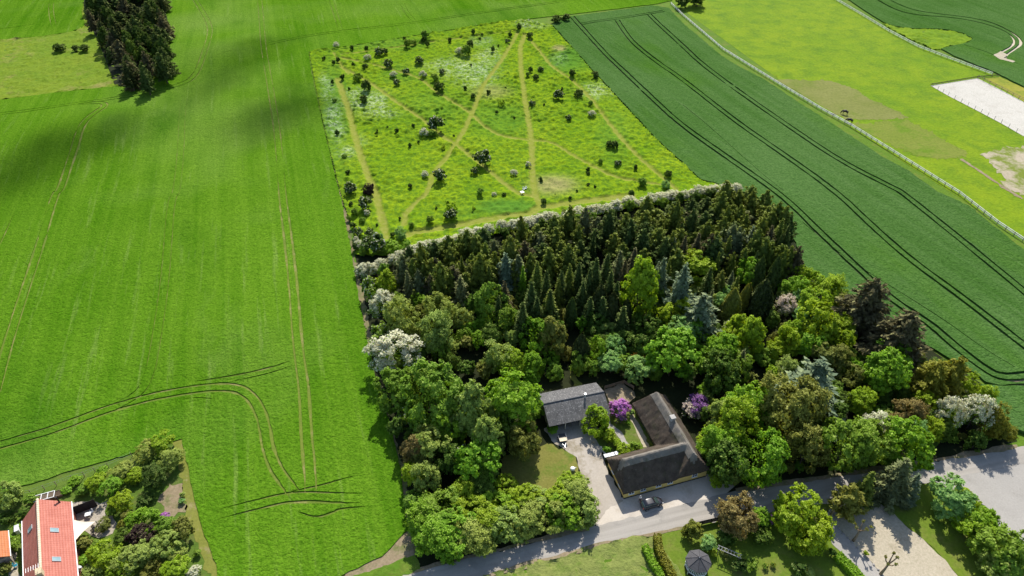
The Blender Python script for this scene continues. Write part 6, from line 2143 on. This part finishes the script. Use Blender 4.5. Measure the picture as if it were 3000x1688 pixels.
# ---- lower left garden
for u, v, w, lf, kd, asp, ph in [(1080, 500, 190, 'sage', 'bough', 1.0, None), (1225, 440, 190, 'lime', 'bough', 1.0, None), (1280, 560, 200, 'sage', 'fine', 1.0, None), (720, 735, 170, 'lime', 'bough', .9, None), (900, 640, 180, 'sage', 'bough', .8, None), (1010, 695, 140, 'lime', 'round', .9, None), (830, 780, 180, 'fresh', 'bough', .9, None),
                                 (910, 880, 190, 'lime', 'bough', 1.0, 'lime-yellow leafy tree'), (850, 945, 110, 'mid', 'shrub', 1.0, None), (770, 1055, 125, 'olive', 'bough', .9, 'small tree with open crown on the patio'), (925, 1060, 100, 'gold', 'shrub', 1.0, None), (1075, 1155, 230, 'purple', 'bough', .95, None), (945, 1140, 170, 'deep', 'bough', .9, None), (1070, 1040, 260, 'fresh', 'bough', .8, None),
                                 (1240, 1060, 170, 'mid', 'round', .9, None), (1390, 1090, 190, 'olive', 'bough', 1.1, None), (1255, 1210, 260, 'sage', 'bough', 1.0, None), (800, 1270, 270, 'lime', 'bough', .9, None), (1010, 1320, 290, 'sage', 'bough', .9, None), (625, 1200, 150, 'olive', 'shrub', .9, 'round olive bush below the shade sail'), (1320, 1390, 240, 'lime', 'bough', .9, None), (1480, 1270, 80, 'mid', 'tiny', .9, 'small leafy shrub'),
                                 (50, 830, 220, 'sage', 'tall', 1.4, 'tall dark grey-green tree'), (30, 1400, 120, 'olive', 'shrub', 1.0, None), (620, 790, 120, 'mid', 'shrub', .7, None), (560, 730, 110, 'fresh', 'shrub', .7, None), (230, 870, 130, 'mid', 'shrub', .9, None), (190, 960, 110, 'deep', 'shrub', 1.0, None), (60, 1000, 120, 'deep', 'bough', 1.0, None), (70, 1170, 100, 'fresh', 'shrub', .9, None), (1375, 830, 55, 'sage', 'tiny', .9, None), (1370, 885, 60, 'mint', 'tiny', .9, None),
                                 (720, 1220, 110, 'mid', 'shrub', .7, None), (640, 1330, 140, 'fresh', 'shrub', .6, None), (700, 1420, 170, 'sage', 'bough', .8, None), (900, 1420, 220, 'lime', 'bough', .8, None), (1150, 1430, 200, 'olive', 'bough', .8, None), (960, 990, 110, 'olive', 'shrub', .9, None), (1340, 1300, 150, 'sage', 'bough', .8, None), (780, 640, 90, 'fresh', 'shrub', .7, None), (500, 800, 90, 'fresh', 'shrub', .6, None), (130, 1080, 80, 'fresh', 'shrub', .7, None)]:
    leafy(G1, u, v, w, lf, kd, asp, ph, 'in the lower left garden' if u > 540 else 'left of the red-roofed house', None, 'garden_shrub' if w < 150 else 'garden_tree', 'shrub' if w < 150 else 'tree', 'plants of the lower left garden', .3 if w < 150 else .6)
leafy(G1, 1165, 690, 215, 'thorn', 'fine', 1.0, 'dark brown-green rounded tree', 'in the lower left garden', None, 'garden_tree', 'tree', 'plants of the lower left garden', 1.4)
leafy(G1, 1085, 880, 150, 'thorn', 'shrub', .7, 'low dark spreading shrub', 'in the lower left garden below the dark tree', None, 'garden_shrub', 'shrub', 'plants of the lower left garden', .2)

# ---- pollarded limes on the sandy lot
def pollard(u, v, h, lean, seed, label):
    r = random.Random(seed)
    x, y = at(*G3(u, v))
    t = tag(empty('pollard_tree', (x, y, .03)), label, 'tree', 'pollarded trees along the edging stones')
    bm = bmesh.new()
    top = Vector((lean[0], lean[1], h * .62))
    tube(bm, [(0, 0, 0), tuple(top * .5 + Vector((.05, 0, 0))), tuple(top)], [.24, .18, .16], 9)
    obj('trunk', bm_mesh('trunk', bm, BARKP, True), t)
    tips = []
    for k in range(5):
        a = 6.28 * k / 5 + r.uniform(-.4, .4)
        l = r.uniform(.7, 1.25)
        m = top + Vector((cos(a) * l * .6, sin(a) * l * .6, h * .12))
        e = top + Vector((cos(a) * l, sin(a) * l, h * r.uniform(.28, .42)))
        bm = bmesh.new()
        tube(bm, [tuple(top - Vector((0, 0, .05))), tuple(m), tuple(e)], [.12, .1, .085], 7)
        bmesh.ops.create_icosphere(bm, subdivisions=1, radius=.16, matrix=Matrix.Translation(e))
        lb = obj('limb', bm_mesh('limb', bm, BARKP, True), t)
        C = np.array(e) + np.random.default_rng(seed * 9 + k).normal(0, .1, (60, 3))
        me = leaf_mesh('shoots', C, np.random.default_rng(seed + k).normal(size=(60, 3)), np.full(60, .13), np.full(60, .6))
        me.materials.clear()
        me.materials.append(LEAF['olive'])
        obj('shoots', me, lb)


pollard(1287, 1182, 4.4, (.25, .2), 1, 'bare pollarded tree in the middle of the edging stone row')
pollard(1492, 1435, 4.2, (.45, .3), 2, 'pollarded tree with sparse shoots at the lower edge of the photo')
pollard(1118, 985, 4.4, (.1, 0), 3, 'pollarded tree with knobbly stubs beside the road at the lane entrance')
pollard(1225, 1000, 3.8, (-.3, 0), 4, 'leaning pollarded stump under the olive-green spruce')

# ---- dark copse in the far upper left
cpoly = np.array([(212, -62), (400, -62), (420, 50), (415, 100), (396, 150), (352, 180), (315, 176), (284, 130), (246, 72), (214, 25)])
cop, cxy = [], []
for _ in range(6000):
    q = (random.uniform(205, 425), random.uniform(-62, 185))
    if not inside(np.array([q]), cpoly)[0]:
        continue
    g = np.array(att(*D(*q), 8.5))
    if cxy and min(np.hypot(*(g - o)) for o in cxy) < 3.7:
        continue
    cop.append(q)
    cxy.append(g)
    if len(cop) > 95:
        break
for i, (u, v) in enumerate(cop):
    lf = random.choices(['yew', 'brownpine', 'spruce', 'thorn'], [2, 1.2, 3, 1])[0]
    h = random.choice([random.uniform(5.2, 7.5), random.uniform(7.5, 10.5)])
    if v < 130 and 300 < u < 385 and i % 4 == 0:
        lf = 'deep'
    cx_, cy_ = D(u, v)
    x, y = att(cx_, cy_, h)
    if lf in ('deep', 'thorn'):
        plant('broadleaf_tree', 'tall', lf, x, y, 2.7, 4.0, h - 3.7, 'tree', 'trees of the dark copse at upper left', 'blackish-green leafy tree' if lf == 'thorn' else 'dark green leafy tree', 'in the dark copse at upper left', None, float(T(x, y)), h * .7)
    else:
        plant('conifer_tree', random.choice(['pine', 'oldspruce', 'pine']), lf, x, y, random.uniform(1.9, 3.4), h, 0, 'tree', 'trees of the dark copse at upper left', WORDC[lf], 'in the dark copse at upper left', None, float(T(x, y)), h, True)
for u, v, w, zn in [(432, 72, 16, 'upper one on the right rim of the dark copse'), (428, 100, 16, 'lower one on the right rim of the dark copse'), (372, 205, 22, 'at the near tip of the dark copse')]:
    leafy(D, u, v, w, 'sage', 'halfbloom', .9, 'pale blossoming thorn bush', zn, 'white', 'hawthorn_shrub', 'hawthorn', 'thorn bushes around the copse', .2)
for u, v, w in [(215, 120, 26), (150, 118, 30), (190, 122, 22)]:
    leafy(D, u, v, w, 'thorn', 'shrub', .7, 'dark low bush', 'on the rough grass left of the dark copse', None, 'thorn_shrub', 'shrub', 'bushes on the rough grass', .1)
for u, v, w, zn in [(1715, 2, 40, 'left one at the top edge by the white fence'), (1755, -3, 50, 'right one at the top edge by the white fence'), (1400, 47, 26, 'on the field corner where meadow, wheat and cereal meet'), (1425, 44, 22, 'right on the wheat corner at the far end of the meadow')]:
    leafy(D, u, v, w, 'thorn', 'shrub', .8, 'dark green bush', zn, None, 'thorn_shrub', 'shrub', 'bushes at the far field edges', .2)

# ---- shrubs and young trees scattered over the meadow
def meadow_zone(u, v):
    u, v = u * .8587, v * .8587
    a = 'far' if v < 190 else ('middle' if v < 340 else 'near')
    m = 'left' if u < 1010 + (v - 130) * .02 else ('centre' if u < 1300 else 'right')
    return 'in the %s %s of the meadow' % (a, m)


MB2 = [(80, 360, 36, 'd'), (185, 365, 40, 'd'), (285, 390, 75, 'h'), (335, 390, 50, 'd'), (195, 435, 55, 'w'), (90, 485, 30, 'd'), (180, 500, 52, 'd'), (355, 480, 72, 'h'), (395, 565, 56, 'w'), (415, 620, 56, 'h'), (487, 540, 58, 'h'), (125, 580, 75, 'g'), (185, 650, 90, 'd'), (165, 750, 72, 'd'), (590, 460, 68, 'h'), (615, 560, 62, 'w'), (757, 540, 50, 'h'), (700, 585, 70, 'g'), (740, 650, 90, 'd'), (630, 270, 80, 'g'), (650, 330, 45, 'd'), (505, 330, 75, 'g'), (545, 322, 50, 'g'), (475, 290, 30, 'd'), (815, 305, 42, 'd'), (995, 240, 42, 'd'), (1060, 260, 26, 'd'), (1045, 292, 24, 'd'), (970, 325, 60, 'd'), (942, 385, 90, 'g'), (893, 388, 66, 'w'), (1145, 370, 46, 'd'), (1255, 310, 40, 'h'), (1270, 260, 40, 'd'), (1337, 205, 52, 'd'), (1425, 265, 52, 'd'), (1430, 525, 45, 'd'), (1505, 525, 45, 'h'), (1465, 580, 52, 'd'), (1405, 565, 42, 'g'), (1745, 555, 62, 'd'), (1910, 565, 66, 'd'), (1640, 715, 84, 'h'), (1790, 705, 74, 'd'), (1663, 670, 28, 'd'), (1440, 780, 58, 'h'), (1880, 780, 45, 'g'), (1890, 860, 60, 'w'), (1710, 890, 52, 'h'), (1530, 790, 24, 'd'), (1210, 780, 66, 'l'), (1305, 890, 24, 'd'), (1170, 845, 34, 'd'), (1108, 695, 38, 'd'), (995, 725, 50, 'd'), (937, 665, 36, 'd'), (1240, 665, 20, 'd'), (540, 945, 36, 'd'), (420, 985, 40, 'd'), (268, 1000, 40, 'a'), (712, 930, 130, 'h'), (625, 1000, 80, 'w'), (685, 1010, 66, 'g'), (580, 1070, 26, 'd'), (515, 1095, 34, 'd'), (768, 1110, 46, 'l'), (850, 1025, 24, 'd'), (1065, 1190, 140, 'h'), (1003, 1290, 62, 'h'), (735, 1320, 112, 'h'), (630, 1315, 60, 'w'), (1300, 1305, 60, 'w'), (1410, 1240, 50, 'w'), (1505, 1350, 40, 'd'), (2030, 1085, 66, 'd'), (2065, 1095, 66, 'd'), (1955, 1220, 46, 'g'), (2085, 1230, 56, 'h'), (2217, 1265, 46, 'd'), (1860, 1280, 40, 'd'), (1862, 1390, 30, 'd'), (2265, 1375, 80, 'g'), (2465, 1310, 62, 'd'), (2445, 1395, 70, 'm'), (520, 1400, 36, 'd'), (-40, 340, 50, 'w'), (-60, 470, 36, 'd'), (-25, 450, 40, 'd'), (10, 580, 46, 'd'), (-130, 440, 34, 'd'), (70, 1420, 100, 'h'), (60, 670, 24, 'd'), (980, 490, 22, 'd'), (350, 960, 24, 'd'), (1185, 345, 22, 'd'), (1915, 1410, 26, 'd'), (620, 300, 44, 'd')]
MB6 = [(110, 235, 120, 'w'), (335, 230, 145, 'p'), (290, 400, 190, 'h'), (165, 520, 110, 'g'), (320, 530, 90, 'w'), (210, 770, 130, 'h'), (360, 780, 140, 'h'), (445, 680, 46, 'd'), (490, 830, 80, 'm'), (1365, 470, 210, 'l'), (1380, 560, 180, 'h'), (1120, 620, 120, 'g'), (1190, 470, 40, 'd'), (1660, 470, 70, 'l'), (1755, 260, 110, 'g'), (1920, 300, 66, 'w'), (2045, 300, 60, 'd'), (865, 195, 70, 'd'), (735, 595, 46, 'd'), (880, 680, 84, 'g'), (745, 790, 170, 'm'), (650, 800, 76, 'd'), (410, 920, 300, 'h'), (215, 930, 130, 'w'), (2540, 380, 84, 'd'), (620, 960, 240, 'f'), (800, 920, 150, 'f'), (180, 860, 80, 'w')]
MBL = [(R2, -70, 620, 36, 'd'), (R2, -50, 760, 40, 'g'), (R2, -30, 1000, 44, 'd'), (R2, 20, 1180, 46, 'g'), (R2, 50, 1300, 44, 'd'), (Z6, 120, 420, 70, 'd'), (Z6, 90, 600, 80, 'g'), (Z6, 140, 690, 90, 'd'), (Z6, 260, 620, 90, 'g'), (Z6, 300, 860, 120, 'g'), (Z6, 180, 960, 110, 'd'), (Z6, 260, 1010, 120, 'g'), (Z6, 520, 1000, 130, 'g')]
MB7 = [(370, 130, 50, 'd'), (735, 340, 50, 'd'), (960, 180, 48, 'd'), (1040, 210, 26, 'd'), (815, 250, 34, 'd'), (960, 30, 50, 'd'), (1500, 290, 100, 'd'), (540, 300, 24, 'd'), (1640, 140, 90, 'g')]
KN = {'d': ('thorn', 'shrub', None, 'dark thorn bush', 1.15), 'h': ('thorn', 'halfbloom', 'white', 'dark bush with white blossom', 1.05), 'w': ('mid', 'bloom', 'white', 'white blossoming hawthorn bush', 1.0), 'g': ('mid', 'shrub', None, 'green leafy bush', 1.1),
      'l': ('lime', 'airy', None, 'yellow-green young tree', 1.15), 'a': ('thorn', 'airy', None, 'bare-looking thin young tree', 1.4), 'm': ('mint', 'fine', None, 'silvery grey-green bush', 1.15), 'p': ('purple', 'round', None, 'dark purple-leaved tree', 1.2), 'f': ('fresh', 'bough', None, 'bright green spreading bush', .7)}
for fn, lst in ((R2, MB2), (Z6, MB6), (Z7, MB7), (R2, [q[1:] for q in MBL if q[0] is R2]), (Z6, [q[1:] for q in MBL if q[0] is Z6])):
    for u, v, w, kd in lst:
        lf, ck, fl, ph, asp = KN[kd]
        if kd == 'd' and w < 48:
            ck = 'tiny'
            asp = 1.35
            ph = 'small dark thorn bush'
        cu, cv = fn(u, v)
        w = w * .9
        leafy(fn, u, v, w, lf, ck, asp, ph, meadow_zone(cu, cv), fl, 'meadow_shrub', 'shrub' if kd not in 'pl' else 'tree', 'shrubs scattered over the meadow', .25 if w < 90 else .5)

# ---- unseen flake clusters added high above the field to cast its soft shade bands
def shade_flakes(pa, pb, wid, thick, n, seed, alt):
    r = np.random.default_rng(seed)
    a, b = np.array(att(*D(*pa))), np.array(att(*D(*pb)))
    m, d = (a + b) / 2, b - a
    ln = np.linalg.norm(d)
    ang = atan2(d[1], d[0])
    t = r.uniform(-.5, .5, n)
    C = np.column_stack([t * ln + r.normal(0, ln * .14, n), r.normal(0, wid, n) * (1 - .8 * np.abs(t)) + .12 * ln * np.sin(t * 5), r.normal(0, thick, n)])
    Nn = np.tile(np.array(to_sun), (n, 1)) + r.normal(0, .8, (n, 3))
    me = leaf_mesh('shade_flake_cluster', C, Nn, r.uniform(.8, 1.7, n), np.full(n, .7), ell=.9)
    me.materials.clear()
    me.materials.append(FLAKE)
    k = alt / to_sun.z
    o = obj('shade_flake_cluster', me, None, (m[0] + to_sun.x * k, m[1] + to_sun.y * k, alt), ang)
    o['kind'] = 'structure'


FLAKE = mat_leaf('shade_flake_white', (.9, .9, .9), (.95, .95, .95), .5, 0.0)
shade_flakes((-120, 490), (330, 335), 9.0, 4, 520, 5, 900)
shade_flakes((580, 312), (815, 275), 8.0, 4, 260, 6, 950)
shade_flakes((450, 235), (710, 112), 10.0, 4, 400, 7, 920)
shade_flakes((690, 250), (790, 195), 8.0, 4, 60, 8, 900)

# ------------------------------------------------------------------ every plant gets the words that single it out
from collections import defaultdict
byk = defaultdict(list)
for t, ph, zn, key, cat, grp in PLANTS:
    byk[(ph, zn)].append((key, t, cat, grp))
for (ph, zn), lst in byk.items():
    lst.sort(key=lambda q: q[0])
    n = len(lst)
    for i, (key, t, cat, grp) in enumerate(lst):
        if n == 1:
            lab = '%s %s' % (ph, zn)
        elif i == 0:
            lab = 'leftmost %s %s' % (ph, zn)
        elif i == n - 1:
            lab = 'rightmost %s %s' % (ph, zn)
        else:
            lab = '%s, %s from left %s' % (ph, ORD[i + 1], zn)
        tag(t, lab, cat, grp)
print([o['label'] for o in SC.objects if o.parent is None and 'label' in o and len(o['label'].split())>16])
print('plants', len(PLANTS), 'pines', npine)
